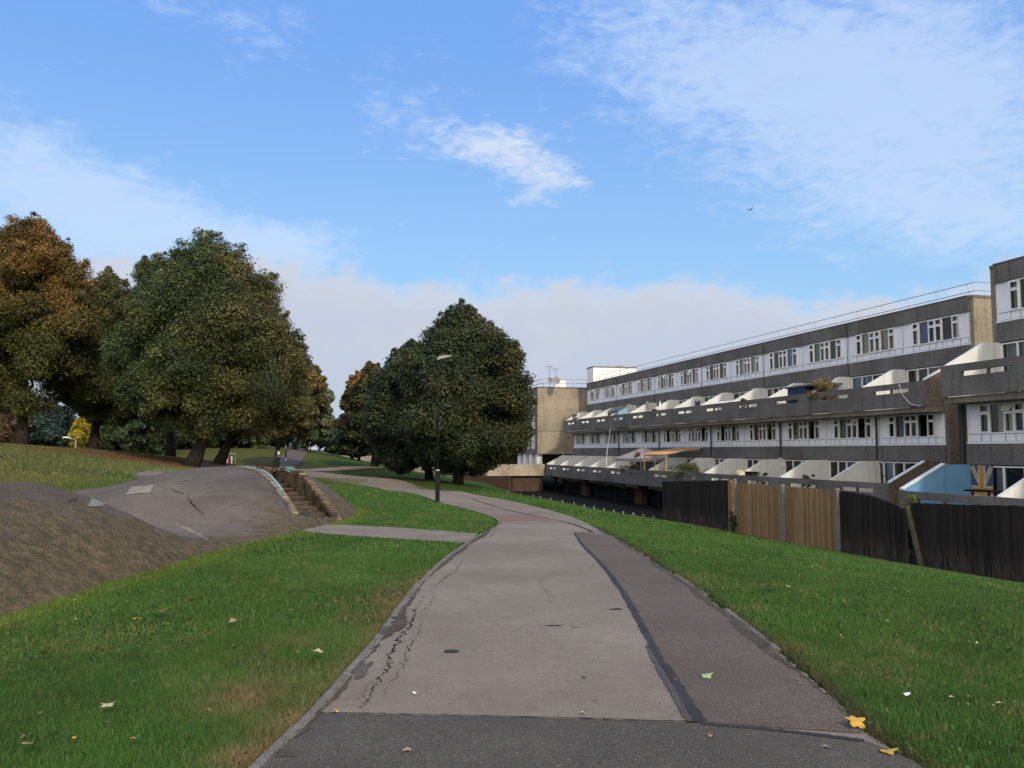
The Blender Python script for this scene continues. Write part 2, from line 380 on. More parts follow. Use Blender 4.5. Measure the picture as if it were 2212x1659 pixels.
def blob(px, py, rx, ry, rot, amp):
    a, e = azel(px, py); q = t.mapping(t.mapping(ae, loc=(-a, -e, 0)), (1 / (rx * 57.3 / F), 1 / (ry * 57.3 / F), 0), (0, 0, 0)) if rot == 0 else \
        t.mapping(t.mapping(t.mapping(ae, loc=(-a, -e, 0)), rot=(0, 0, math.radians(rot))), (1 / (rx * 57.3 / F), 1 / (ry * 57.3 / F), 0))
    dt = t.new('ShaderNodeVectorMath', operation='DOT_PRODUCT'); t.link(q, dt.inputs[0]); t.link(q, dt.inputs[1])
    return t.math('MULTIPLY', t.math('EXPONENT', t.math('MULTIPLY', dt.outputs['Value'], -1.0)), amp)
def total(bl):
    s = None
    for b in bl:
        v = blob(*b); s = v if s is None else t.math('ADD', s, v)
    return s
# thin wisps (px, py in the wide view, radii, tilt, amount)
wisp = total([(1650,150,430,200,12,.70),(2050,330,420,210,12,.85),(1400,60,260,140,10,.35),(2000,60,300,160,0,.4),(140,400,400,110,20,.85),(380,490,300,70,14,.6),(40,520,260,90,0,.5),
              (570,70,110,80,-20,.55),(860,190,110,90,-50,.45),(660,530,160,50,0,.6),(610,520,60,30,0,.5),(1000,300,190,50,8,.6),(360,10,120,30,0,.5),(2100,480,300,60,8,.5)])
wc = t.ramp(t.math('ADD', t.math('ADD', wisp, t.math('MULTIPLY', t.math('SUBTRACT', n_wisp, .5), 1.5)), t.math('MULTIPLY', t.math('SUBTRACT', n_fine, .5), 1.1)), .22, 1.25)
puff = total([(1130,345,110,66,12,1.0),(1000,315,150,34,6,.55),(900,330,70,22,0,.4),(1190,385,50,30,0,.7),(1145,432,70,17,0,.65),(1245,398,40,16,0,.6),(1020,290,90,30,20,.5)])
pc = t.ramp(t.math('ADD', t.math('ADD', puff, t.math('MULTIPLY', t.math('SUBTRACT', n_fine, .5), 2.3)), t.math('MULTIPLY', t.math('SUBTRACT', n_wisp, .5), .9)), .25, 1.6)
# low bank: everything under an uneven edge
a0, e0 = azel(1106, 600)
edge = t.math('ADD', t.math('SUBTRACT', e0 - .2, el), t.math('MULTIPLY', t.math('SUBTRACT', n_puff, .5), 7.0))
edge = t.math('ADD', edge, t.math('MULTIPLY', t.math('SUBTRACT', n_fine, .5), 1.6))
edge = t.math('ADD', edge, total([(560,560,220,110,0,1.2),(1500,640,150,50,0,.8),(1950,600,330,120,0,-1.6)]))
bank = t.ramp(edge, -.7, 1.5)
rimc = t.ramp(edge, 3.2, .2)
bank_low = t.ramp(el, 0.0, 11.0)
skyc = t.mix(1.0, sky.outputs[0], (.92, .99, 1.22), 'MULTIPLY')
haze = t.mix(t.ramp(el, 22.0, 2.0), skyc, (6.2, 7.9, 9.6))
grad = t.mix(t.ramp(el, 6.0, 28.0), (3.95, 7.1, 10.3), (2.2, 4.8, 10.5))
hz = t.mix(.72, skyc, grad)
bankc = t.mix(bank_low, (5.3, 5.9, 7.0), (5.6, 6.15, 7.35))
bankc = t.mix(t.math('MULTIPLY', rimc, .6), bankc, (7.0, 7.4, 8.3))
bankc = t.mix(t.math('MULTIPLY', t.ramp(n_puff, .42, .68), .4), bankc, (6.5, 6.5, 7.3))
c = t.mix(t.math('MULTIPLY', wc, .62), hz, (6.5, 7.9, 10.0))
c = t.mix(t.math('MULTIPLY', bank, .95), c, bankc)
c = t.mix(t.math('MULTIPLY', pc, .72), c, (7.6, 8.2, 9.3))
# unseen bright warm cloud added behind the viewer to raise the fill light
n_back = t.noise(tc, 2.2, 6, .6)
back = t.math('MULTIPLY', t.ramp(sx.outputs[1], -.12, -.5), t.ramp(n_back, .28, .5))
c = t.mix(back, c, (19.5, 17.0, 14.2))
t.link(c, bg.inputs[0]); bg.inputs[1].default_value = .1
SC.view_settings.view_transform = 'Standard'; SC.view_settings.look = 'None'; SC.view_settings.exposure = 0; SC.view_settings.gamma = 1
SC.cycles.max_bounces = 4; SC.cycles.diffuse_bounces = 3; SC.cycles.use_adaptive_sampling = True; SC.cycles.adaptive_threshold = .02; SC.cycles.transparent_max_bounces = 8; SC.cycles.use_denoising = True
# ================================================================ GROUND
def smoothnoise(x, y, sc, seed=0):
    r = np.random.default_rng(seed); g = r.random((64, 64))
    u = (np.asarray(x) / sc) % 64; v = (np.asarray(y) / sc) % 64
    i = np.floor(u).astype(int); j = np.floor(v).astype(int); fu = u - i; fv = v - j
    fu = fu * fu * (3 - 2 * fu); fv = fv * fv * (3 - 2 * fv)
    i %= 64; j %= 64; i1 = (i + 1) % 64; j1 = (j + 1) % 64
    return (g[i, j] * (1 - fu) + g[i1, j] * fu) * (1 - fv) + (g[i, j1] * (1 - fu) + g[i1, j1] * fu) * fv
def fbm(x, y, sc, seed=0):
    return (smoothnoise(x, y, sc, seed) * .5 + smoothnoise(x, y, sc / 2.1, seed + 1) * .3 + smoothnoise(x, y, sc / 4.3, seed + 2) * .2)
# path edge picks (wide-view pixels), left/right pairs
PAIRS = [((570,1659),(1970,1659)),((650,1580),(1875,1590)),((745,1475),(1765,1485)),((820,1385),(1655,1395)),((872,1312),(1580,1335)),((915,1258),(1500,1275)),((960,1215),(1440,1235)),((1012,1176),(1380,1195)),((1050,1150),(1325,1162)),
         ((1076,1130),(1275,1135)),((1060,1117),(1235,1117)),((1020,1104),(1180,1101)),((950,1086),(1100,1082)),((850,1062),(1000,1063)),((755,1045),(880,1042)),((680,1034),(770,1029)),((620,1028),(690,1020)),((560,1027),(620,1014)),((500,1026),(560,1008))]
LW = [G(*a)[:2] for a, b in PAIRS]; RW = [G(*b)[:2] for a, b in PAIRS]
LW = [np.array([-1.75, -12.]), np.array([-1.62, -2.])] + LW; RW = [np.array([2.6, -12.]), np.array([2.5, -2.])] + RW
def catmull(pts, n):
    pts = [np.asarray(p, float) for p in pts]; out = []
    for i in range(len(pts) - 1):
        p0 = pts[max(i - 1, 0)]; p1 = pts[i]; p2 = pts[i + 1]; p3 = pts[min(i + 2, len(pts) - 1)]
        d = max(1e-6, np.linalg.norm(p2 - p1)); m1 = (p2 - p0) / (np.linalg.norm(p2 - p1) + np.linalg.norm(p1 - p0) + 1e-9) * d; m2 = (p3 - p1) / (np.linalg.norm(p3 - p2) + d + 1e-9) * d
        for k in range(n):
            u = k / n; out.append((2*u**3-3*u*u+1)*p1 + (u**3-2*u*u+u)*m1 + (-2*u**3+3*u*u)*p2 + (u**3-u*u)*m2)
    out.append(pts[-1]); return np.array(out)
LC = catmull(LW, 14); RC = catmull(RW, 14)
def ribbon(name, L, R, m, off, nc=8, parent=None, jl=0.0, jr=0.0, seed=3, hfn=H, **k):
    L = np.array(L)[:, :2].copy(); R = np.array(R)[:, :2].copy(); n = len(L)
    d = R - L; ln = np.linalg.norm(d, axis=1, keepdims=True) + 1e-9; d = d / ln
    r = np.random.default_rng(seed)
    L += d * r.normal(0, 1, (n, 1)) * jl; R += d * r.normal(0, 1, (n, 1)) * jr
    u = np.linspace(0, 1, nc + 1)[None, :, None]; Q = L[:, None] * (1 - u) + R[:, None] * u
    z = hfn(Q[..., 0], Q[..., 1]) + off
    V = np.concatenate([Q, z[..., None]], -1).reshape(-1, 3)
    i = np.arange(n - 1)[:, None]; j = np.arange(nc)[None]; a = (i * (nc + 1) + j).ravel()
    Fq = np.stack([a, a + 1, a + nc + 2, a + nc + 1], -1)
    o = mesh_np(name, V, Fq, m, parent, smooth=True); return tag(o, **k)
def polyribbon(name, pts, w, m, off, parent=None, n=8, jit=0.0, seed=1, pick=True, hfn=H, wj=.0, **k):
    q = [(G(*p)[:2] if pick else np.array(p[:2], float)) for p in pts]; c = catmull(q, n); r = np.random.default_rng(seed)
    t = np.gradient(c, axis=0); t /= np.linalg.norm(t, axis=1, keepdims=True) + 1e-9; nn = np.stack([-t[:, 1], t[:, 0]], -1)
    c = c + nn * r.normal(0, 1, (len(c), 1)) * jit
    ww = np.array(w if isinstance(w, (list, tuple)) else [w, w]); ww = np.interp(np.linspace(0, 1, len(c)), np.linspace(0, 1, len(ww)), ww)[:, None]
    ww = ww * (1 + wj * r.normal(0, 1, (len(c), 1))).clip(.15, 3)
    return ribbon(name, c - nn * ww / 2, c + nn * ww / 2, m, off, 2, parent, hfn=hfn, **k)

# mound
BL = [(0,1336),(135,1296),(236,1262),(337,1235),(418,1208),(505,1181),(590,1161),(650,1149)]
BW = np.array([[-5.0, 1.5], [-5.05, 5.0]] + [G(*p)[:2] for p in BL] + [G(735,1129)[:2], [-3.9, 22.4], [-4.6, 25.2], [-6.0, 27.5], [-7.5, 30]])
BW = BW[np.argsort(BW[:, 1])]
def xedge(y): return np.interp(y, BW[:, 1], BW[:, 0])
HRY = np.array([[2.5, 0.0], [4.5, .6], [7, 1.0], [9, 1.12], [11.5, 1.16], [12.4, 1.1], [13.0, .95], [13.5, .74], [14.1, .42], [14.9, .16], [15.8, .10], [16.6, .22], [17.4, .50], [18.6, .86], [20.2, 1.08], [22.5, 1.16], [24.5, 1.12], [26.2, .92], [28, .6], [31, .35]])
PLY = np.array([[2, 3.6], [12, 3.9], [15.6, 4.2], [18, 5.3], [21, 6.7], [25, 6.3], [31, 5.6]])
def plim(y): return np.interp(y, PLY[:, 0], PLY[:, 1])
def Mz(x, y):
    x = np.asarray(x, float); y = np.asarray(y, float)
    p = xedge(y) - x; h = H(x, y)
    hr = np.interp(y - p * .04, HRY[:, 0], HRY[:, 1])
    vall = np.exp(-((y - 15.6) / 1.6) ** 2)
    wd = 2.1 + 1.3 * vall
    prof = 1 - (1 - np.clip(p / wd, 0, 1)) ** 1.45
    pl = plim(y); back = 1 - sst(pl * .6, pl * 1.02, p)
    z = h + np.maximum(hr - h, -.22) * prof * back - .05 * (p < 0)
    return z + ((fbm(x, y, 1.1, 5) - .5) * .11 + (fbm(x, y, .28, 15) - .5) * .025) * prof * back
A0 = G(645,1136); A1 = P(506,1021,23.2); B0 = G(724,1128); B1 = P(586,1024,25.6)
ext = (A1 - A0) * .0
def quadin(x, y):
    e1 = np.array([.87, .5, 0]) * .12; q = [A0 - e1, B0 + e1, B1 + e1, A1 - e1]; ins = np.ones(np.shape(x), bool)
    for i in range(4):
        a, b = q[i], q[(i + 1) % 4]; ins &= ((b[0] - a[0]) * (y - a[1]) - (b[1] - a[1]) * (x - a[0])) > 0
    return ins
def build_mound():
    ys = np.arange(1.8, 30.5, .11); ps = np.concatenate([np.arange(-.10, 3.0, .10), np.arange(3.0, 8.01, .2)])
    Y, Pp = np.meshgrid(ys, ps, indexing='ij'); Pp = np.where(Pp > 3, 3 + (Pp - 3) / 5.0 * (plim(Y) - 3), Pp); X = xedge(Y) - Pp
    X = X + (fbm(X, Y, .6, 19) - .5) * .5 * (Pp > plim(Y) - .3)
    X = X + (fbm(X, Y, .5, 9) - .5) * .18 * (Pp < .3)
    Z = Mz(X, Y) + .012 - .06 * (Pp > plim(Y) - .05)
    cut = quadin(X, Y); Z = np.where(cut, Z - 1.0, Z)
    dirt = np.clip(1.0 - Pp / 1.5, 0, 1) * .75 + .10
    dirt = dirt + .25 * np.exp(-((Y - 12) / 2.5) ** 2) * (Pp < 2.2) + .35 * np.exp(-((Y - 8.5) / 3.5) ** 2) * (Pp < 2.0) + .22 * np.exp(-((Y - 17.6) / 1.2) ** 2) * np.exp(-((Pp - 1.6) / 1.0) ** 2)
    dirt = np.where(Y > A0[1] + 1.2, np.where(Pp < 1.3, .9 - Pp * .35, dirt), dirt)
    pale = np.exp(-((Y - 15.8) / 1.3) ** 2) + .5 * np.exp(-((Pp - 3.2) / 1.2) ** 2)
    dk = np.exp(-((Y - 11) / 2.6) ** 2) * sst(.5, 1.5, Pp) * .9 + .4 * np.exp(-((Y - 19) / 1.5) ** 2) * np.exp(-((Pp - 1.8) / .8) ** 2)
    C = np.stack([np.clip(dirt, 0, 1), np.clip(pale, 0, 1), np.clip(dk * (.4 + 1.1 * fbm(X, Y, 1.2, 77)), 0, 1)], -1).reshape(-1, 3)
    n, m_ = X.shape; V = np.stack([X, Y, Z], -1).reshape(-1, 3)
    i = np.arange(n - 1)[:, None]; j = np.arange(m_ - 1)[None]; a = (i * m_ + j).ravel()
    Fq = np.stack([a, a + m_, a + m_ + 1, a + 1], -1)
    return tag(mesh_np('tarmac_mound', V, Fq, M['mound'], colors=C, smooth=True), kind='structure')
mound = build_mound()

SP_ = [(G(*p)[:2], r_, a_) for p, r_, a_ in [((545,1510),.30,1.1),((640,1570),.22,.9),((560,1640),.20,1.1),((868,1300),.25,.9),((640,1388),.3,.4),((1700,1405),.2,.5)]]
def gcolor(x, y):
    D = x * CA + y * SA
    lawn = np.stack([.041 + 0 * x, .094 + 0 * x, .017 + 0 * x], -1)
    dry = np.array([.105, .100, .032]); lit = np.array([.085, .042, .022]); straw = np.array([.17, .125, .06])
    w = np.clip(sst(-9, -12, x + .12 * (y - 20)) * sst(90, 55, y), 0, 1) * (.62 + .5 * (fbm(x, y, 4, 21) - .4))
    w = np.clip(w + .35 * sst(14, 4, np.hypot(x + 30, y - 85)), 0, 1); far_ = sst(-13, -19, x + .10 * (y - 55)) * sst(50, 62, y); w = np.maximum(w, .75 * far_)
    c = lawn * (1 - w[..., None]) + dry * w[..., None]
    for cx, cy, r, a in [(*P(330,1000,42)[:2], 5.5, .95), (*P(450,1008,47)[:2], 6.5, .95), (*P(230,985,47)[:2], 3.0, .5), (*P(540,985,70)[:2], 13, .75), (*P(960,1040,61)[:2], 3.2, .8)]:
        q = np.clip(a * np.exp(-(((x - cx) / r) ** 2 + ((y - cy) / r) ** 2) * 1.3) * (1.0 + .8 * (fbm(x, y, 1.5, 31) - .5)), 0, 1)[..., None]; c = c * (1 - q) + lit * q
    # dry margin beside the left edging, lower yard tarmac blackened to imitate shade
    xl = np.interp(y, LC[:, 1][:150], LC[:, 0][:150]); dl = np.abs(x - xl)
    q = (np.exp(-(dl / .22) ** 2) * .55 + np.exp(-(dl / .9) ** 2) * .45 * sst(.52, .66, fbm(x, y, 1.1, 44))) * (y < 12) * (y > 0); q = np.clip(q, 0, .9)[..., None]; c = c * (1 - q) + straw * (.45 + .75 * fbm(x, y, .45, 60))[..., None] * q
    for (qx, qy), qr, qa in SP_: q = np.clip(qa * np.exp(-(((x - qx) ** 2 + ((y - qy) * .9) ** 2) / qr ** 2)) * (.35 + 1.3 * fbm(x, y, .35, 66)), 0, .95)[..., None]; c = c * (1 - q) + straw * (.35 + 1.0 * fbm(x, y, .25, 60))[..., None] * q
    xr_ = np.interp(y, RC[:, 1][:150], RC[:, 0][:150]); q = (np.exp(-((x - xr_ - .03) / .10) ** 2) * (y < 22) * (y > 0) * .8)[..., None]; c = c * (1 - q) + np.array([.05, .038, .022]) * q
    q = (np.exp(-((x - xedge(y) - .1) / .28) ** 2) * (y < 24) * (y > 2) * .55)[..., None]; c = c * (1 - q) + np.array([.10, .14, .02]) * q
    q = sst(17.4, 18.0, D)[..., None]; c = c * (1 - q) + np.array([.009, .0085, .008]) * q
    return c
def build_ground():
    def ax(lo, hi, st, far):
        a = list(np.arange(lo, hi + 1e-6, st)); s = st; v = hi
        while v < far: s *= 1.25; v += s; a.append(v)
        s = st; v = lo
        while v > -far: s *= 1.25; v -= s; a.insert(0, v)
        return np.array(a)
    xs = ax(-34, 26, .5, 3000); ys = ax(-4, 112, .5, 3000)
    X, Y = np.meshgrid(xs, ys, indexing='ij'); Z = H(X, Y)
    p = xedge(Y) - X
    Z = Z - .12 * ((p > .1) & (p < plim(Y) - .5) & (Y > 2.4) & (Y < 29.8))
    n, m_ = X.shape; V = np.stack([X, Y, Z], -1).reshape(-1, 3); C = gcolor(X, Y).reshape(-1, 3)
    i = np.arange(n - 1)[:, None]; j = np.arange(m_ - 1)[None]; a = (i * m_ + j).ravel()
    Fq = np.stack([a, a + m_, a + m_ + 1, a + 1], -1)
    return tag(mesh_np('ground', V, Fq, M['ground'], colors=C, smooth=True), kind='structure')
build_ground()

# ---- path
path = ribbon('path', LC, RC, M['asphalt'], .020, 10, jl=.012, jr=.012, kind='structure')
def rowpts(a, b, n): return [np.array(a) * (1 - i / n) + np.array(b) * i / n for i in range(n + 1)]
# darker strip across the near end and reddish strip on the right side
J1 = [(688,1549),(900,1553),(1200,1560),(1512,1571),(1700,1590),(1878,1612)]
JW = catmull([G(*p)[:2] for p in J1], 12)
base = np.stack([np.interp(np.linspace(0, 1, len(JW)), [0, 1], [-1.75, 2.55]), np.full(len(JW), -9.)], -1)
mid1 = np.stack([np.linspace(-1.26, 2.02, len(JW)), np.full(len(JW), 4.5)], -1)
ribbon('path_near_strip', base, mid1, M['asphalt_dark'], .0245, 10, kind='structure')
ribbon('path_near_patch', mid1, JW, M['asphalt_dark'], .0245, 8, jr=.006, kind='structure')
SEAM = [(1240,1153),(1258,1180),(1290,1212),(1318,1245),(1345,1283),(1368,1322),(1388,1360),(1404,1390),(1425,1428),(1450,1465),(1478,1512),(1500,1548),(1515,1570)]
SR = [(1318,1158),(1340,1170),(1400,1207),(1450,1241),(1505,1279),(1560,1322),(1605,1356),(1640,1384),(1690,1427),(1735,1463),(1795,1511),(1838,1555),(1872,1594)]
sL = catmull([G(*p)[:2] for p in SEAM], 6); sR = catmull([G(p[0] - 3, p[1])[:2] for p in SR], 6)
ribbon('path_side_strip', sL, sR, M['asphalt_red'], .0245, 6, jr=.01, kind='structure')
polyribbon('tar_seam', SEAM, [.03, .05, .06, .065, .06, .055, .07, .075], M['seam'], .029, path, 8, .004, 2, wj=.12)
SEAM2 = [(1398,1400),(1416,1436),(1440,1478),(1466,1522),(1490,1562),(1500,1571)]
polyribbon('tar_seam', SEAM2, [.02, .05, .06, .05], M['seam_light'], .0275, path, 8, .004, 3, wj=.12)
polyribbon('tar_seam', [(1515,1572),(1600,1580),(1700,1590),(1790,1601),(1868,1611)], [.05, .045, .045], M['seam'], .029, path, 8, .003, 4, wj=.1)
polyribbon('tar_seam', [(1238,1153),(1290,1153),(1318,1157)], .05, M['seam'], .029, path, 4, .003, 4)
polyribbon('tar_seam', [(1020,1080),(1080,1098),(1160,1118),(1215,1128),(1262,1143),(1280,1152)], [.09, .07, .08], M['seam'], .029, path, 8, .01, 9, wj=.2)
polyribbon('tar_seam', [(1060,1110),(1110,1112),(1160,1111)], .04, M['seam'], .029, path, 4, .003, 5)
polyribbon('tar_seam', [(866,1046),(900,1053),(960,1062),(990,1065)], [.08, .2, .06], M['seam'], .029, path, 4, .01, 5)
polyribbon('crack', [(692,1550),(900,1553.5),(1200,1560.5),(1510,1571)], .012, M['crack'], .031, path, 20, .003, 5, wj=.4)
ribbon('path_repair', catmull([G(1064,1113)[:2], G(1080,1127)[:2]], 4), catmull([G(1172,1115)[:2], G(1196,1127)[:2]], 4), M['patch_red'], .0245, 6, kind='structure')
cr = lambda pts, w=.014, sd=1, j=.02: polyribbon('crack', pts, [w * .1, w * .35, w * .45, w * .35, w * .1], M['crack'], .026, path, 14, j * .8, sd, wj=.7)
cr([(780,1548),(800,1510),(815,1478),(838,1452),(845,1420),(862,1385),(885,1360),(893,1335),(905,1312),(920,1290)], .028, 2)
cr([(925,1282),(950,1262),(968,1248),(985,1235),(1000,1212)], .018, 3)
cr([(815,1530),(840,1490),(872,1440),(885,1400),(905,1372),(912,1345),(925,1318)], .010, 4)
cr([(772,1545),(783,1505),(797,1478)], .010, 5); cr([(845,1452),(866,1440),(880,1425)], .007, 6); cr([(905,1330),(918,1320),(935,1300),(932,1280)], .009, 7)
cr([(1155,1248),(1170,1255),(1168,1268),(1180,1280),(1190,1290),(1186,1302),(1200,1312)], .013, 8, .03)
cr([(1130,1530),(1150,1538),(1158,1546)], .010, 9, .02); cr([(968,1545),(970,1553)], .01, 10); cr([(1075,1140),(1066,1152),(1060,1165)], .02, 11)
cr([(1070,1194),(1100,1195),(1115,1193)], .03, 12); cr([(1125,1195),(1170,1197)], .03, 13)
def blotch(name, px, py, rx, ry, m, off, parent=None, hfn=H, seed=0, **k):
    p = G(px, py); r = np.random.default_rng(seed); n = 26; rr = 1 + .55 * np.interp(np.arange(n), np.linspace(0, n, 9), np.append((q := r.normal(0, 1, 8)), q[0]))
    a = np.arange(n) * 2 * PI / n; X = p[0] + np.cos(a) * rx * rr; Y = p[1] + np.sin(a) * ry * rr
    V = np.c_[np.r_[p[0], X], np.r_[p[1], Y]]; V = np.c_[V, hfn(V[:, 0], V[:, 1]) + off]
    i = np.arange(n); Fq = np.stack([0 * i, 1 + i, 1 + (i + 1) % n], -1)
    return tag(mesh_np(name, V, Fq, m, parent), **k)
for i, (px, py, rx, ry) in enumerate([(973,1413,.06,.035),(1330,1321,.05,.03),(1200,1357,.05,.02),(1238,1361,.03,.015),(1262,1472,.012,.02),(862,1340,.05,.06)]):
    blotch('tar_stain', px, py, rx, ry, M['seam'], .027, path, seed=i)
M['crack_soft'] = speckle('dirt_film', (.09, .08, .065), (.13, .118, .098), (.06, .055, .045), 70, 3, .8, .004)
blotch('tar_stain', 785, 1450, .06, .26, M['crack_soft'], .0262, path, seed=9); blotch('tar_stain', 836, 1372, .04, .2, M['crack_soft'], .0262, path, seed=12)
# side paths
ribbon('gravel_path', catmull([G(645,1136)[:2], G(735,1135)[:2], G(880,1142)[:2], G(1033,1154)[:2]], 12), catmull([G(655,1149)[:2], G(720,1156)[:2], G(860,1166)[:2], G(1008,1175)[:2]], 12), M['gravel'], .016, 5, jl=.03, jr=.05, kind='structure')
U1 = catmull([P(470,1007,64)[:2], P(560,1009,66)[:2], P(600,995,84)[:2], P(628,980,104)[:2], P(640,968,128)[:2]], 10); U2 = catmull([P(600,1021,58)[:2], P(625,1011,70)[:2], P(650,995,84)[:2], P(665,980,104)[:2], P(664,968,128)[:2]], 10)
ribbon('playground_path', U1, U2, M['asphalt_red'], .035, 4, kind='structure')
ribbon('branch_path', catmull([P(590,1014,70)[:2], P(700,1014.5,75)[:2], P(800,1012,80)[:2], P(870,1009,88)[:2]], 10), catmull([P(590,1018,65)[:2], P(700,1017.5,70)[:2], P(800,1016,76)[:2], P(880,1015,82)[:2]], 10), M['gravel'], .045, 3, kind='structure')
ribbon('bank_path', catmull([P(700,975,128)[:2], P(640,971,132)[:2]], 10), catmull([P(715,981,112)[:2], P(650,974,118)[:2]], 10), M['gravel'], .05, 3, kind='structure')
# link between the mound top and the junction
ribbon('mound_apron', catmull([np.array([-11.5, 26.5]), np.array([-13.5, 34]), P(450,1009,50)[:2], P(500,1009,62)[:2]], 10), catmull([np.array([-6.2, 28.5]), np.array([-9., 38]), P(560,1027,50)[:2], P(600,1021,58)[:2]], 10), M['asphalt'], .02, 6, kind='structure')

# ---- edging stones
def edging(C, i0, i1, side, name='concrete_edging', hgt=.03, w=.06, gaps=()):
    mb = MB(); c = C[i0:i1]; seg = np.r_[0, np.cumsum(np.linalg.norm(np.diff(c, axis=0), axis=1))]
    n = int(seg[-1] / .9)
    for k in range(n):
        if k in gaps: continue
        a, b = k * .9 + .006, (k + 1) * .9 - .006; pts = []
        for s in (a, (a + b) / 2, b): pts.append(np.array([np.interp(s, seg, c[:, 0]), np.interp(s, seg, c[:, 1])]))
        t_ = (pts[2] - pts[0]); t_ /= np.linalg.norm(t_); nn = np.array([-t_[1], t_[0]]) * side
        dz = random.uniform(-.008, .01)
        vs = []
        for p in pts:
            for o_, zz in ((0, -.1), (0, hgt - .008 + dz), (.01, hgt + dz), (w - .01, hgt + dz), (w, hgt - .008 + dz), (w, -.1)):
                q = p + nn * o_; vs.append((q[0], q[1], h1(q[0], q[1]) + zz))
        fs = [[r * 6 + j, r * 6 + j + 1, (r + 1) * 6 + j + 1, (r + 1) * 6 + j] for r in (0, 1) for j in range(5)] + [[0, 1, 2, 3, 4, 5], [17, 16, 15, 14, 13, 12]]
        mb.add(vs, fs)
    return tag(mb.build(name, M['kerb']), kind='structure')
edging(LC, 14, 15 + 9 * 14, 1); edging(RC, 14, 14 + 7 * 14, -1, hgt=.03, gaps=(7, 8, 9, 12, 15))

# ---- brick steps set in the mound
def rampsurf(name, polyA, polyB, m, up, parent, zoff=0):
    pass
st = empty('brick_steps', A0, label='worn yellow brick steps climbing the tarmac mound between two copings', cat='steps')
off = Vector(A0)
def lp(a, b, u): return np.array(a) * (1 - u) + np.array(b) * u
NS = 9; mb = MB(off)
for k in range(NS):
    u0, u1 = k / NS * .86, (k + 1) / NS * .86 + .02
    a, b, c_, d_ = lp(A0, A1, u0), lp(B0, B1, u0), lp(B0, B1, u1), lp(A0, A1, u1)
    z = A0[2] - .02 + .085 * (k + 1)
    mb.slab([a[:2], b[:2], c_[:2], d_[:2]], A0[2] - .5, z)
M['brick_step'] = brickm('worn_step_brick', (.17, .13, .078), (.10, .075, .05), (.075, .065, .05), 1, .9, (.29, .96)); mb.build('step_block', M['brick_step'], st)
def wallstrip(name, a, b, thick, zt, zb, m, n=24, side=1, parent=st):
    mb = MB(off); dirv = (np.array(b) - np.array(a))[:2]; L_ = np.linalg.norm(dirv); dirv /= L_; nn = np.array([-dirv[1], dirv[0]]) * side
    ti = np.linspace(0, 1, n + 1); pts = [np.array(a)[:2] * (1 - u) + np.array(b)[:2] * u for u in ti]
    for i in range(n):
        vs = []
        for p in (pts[i], pts[i + 1]):
            for o_ in (0, thick):
                q = p + nn * o_
                vs += [(q[0], q[1], zb(p)), (q[0], q[1], zt(p))]
        mb.add(vs, [(0, 1, 3, 2), (4, 6, 7, 5), (1, 5, 7, 3), (0, 4, 5, 1), (2, 3, 7, 6), (0, 2, 6, 4)])
    return mb.build(name, m, parent)
mz = lambda p, o_=0: float(Mz(np.array([p[0]]), np.array([p[1]]))[0]) + o_
topA = lambda p: max(mz(p, .045), A0[2] + .03); topB = lambda p: max(mz(p, .045), B0[2] + .05)
M['coping_pale'] = brickm('pale_coping_brick', (.28, .235, .165), (.19, .155, .11), (.12, .105, .08), 1, .7)
M['coping_blue'] = mat('worn_turquoise_paint', render_fn((.16, .34, .38), 1.0), .85, .2)
wallstrip('side_wall', A0, A1, .20, topA, lambda p: A0[2] - .3, M['coping_pale'], side=1)
wallstrip('side_wall', B0, B1, .18, lambda p: topB(p) - .10, lambda p: A0[2] - .3, M['brick'], side=-1)
# turquoise painted inner band along the upper part of the left coping
u0 = lp(A0, A1, .2); wallstrip('painted_band', u0, A1, .05, lambda p: topA(p) + .006, lambda p: topA(p) - .05, M['coping_blue'], side=1)
wallstrip('painted_band', A1, lp(A1, B1, .35), .08, lambda p: A1[2] + .03, lambda p: A1[2] - .25, M['coping_blue'], side=1)
# back wall
wallstrip('back_wall', A1, B1, .20, lambda p: A1[2] + .02, lambda p: A0[2] - .3, M['brick'], 8, side=-1)
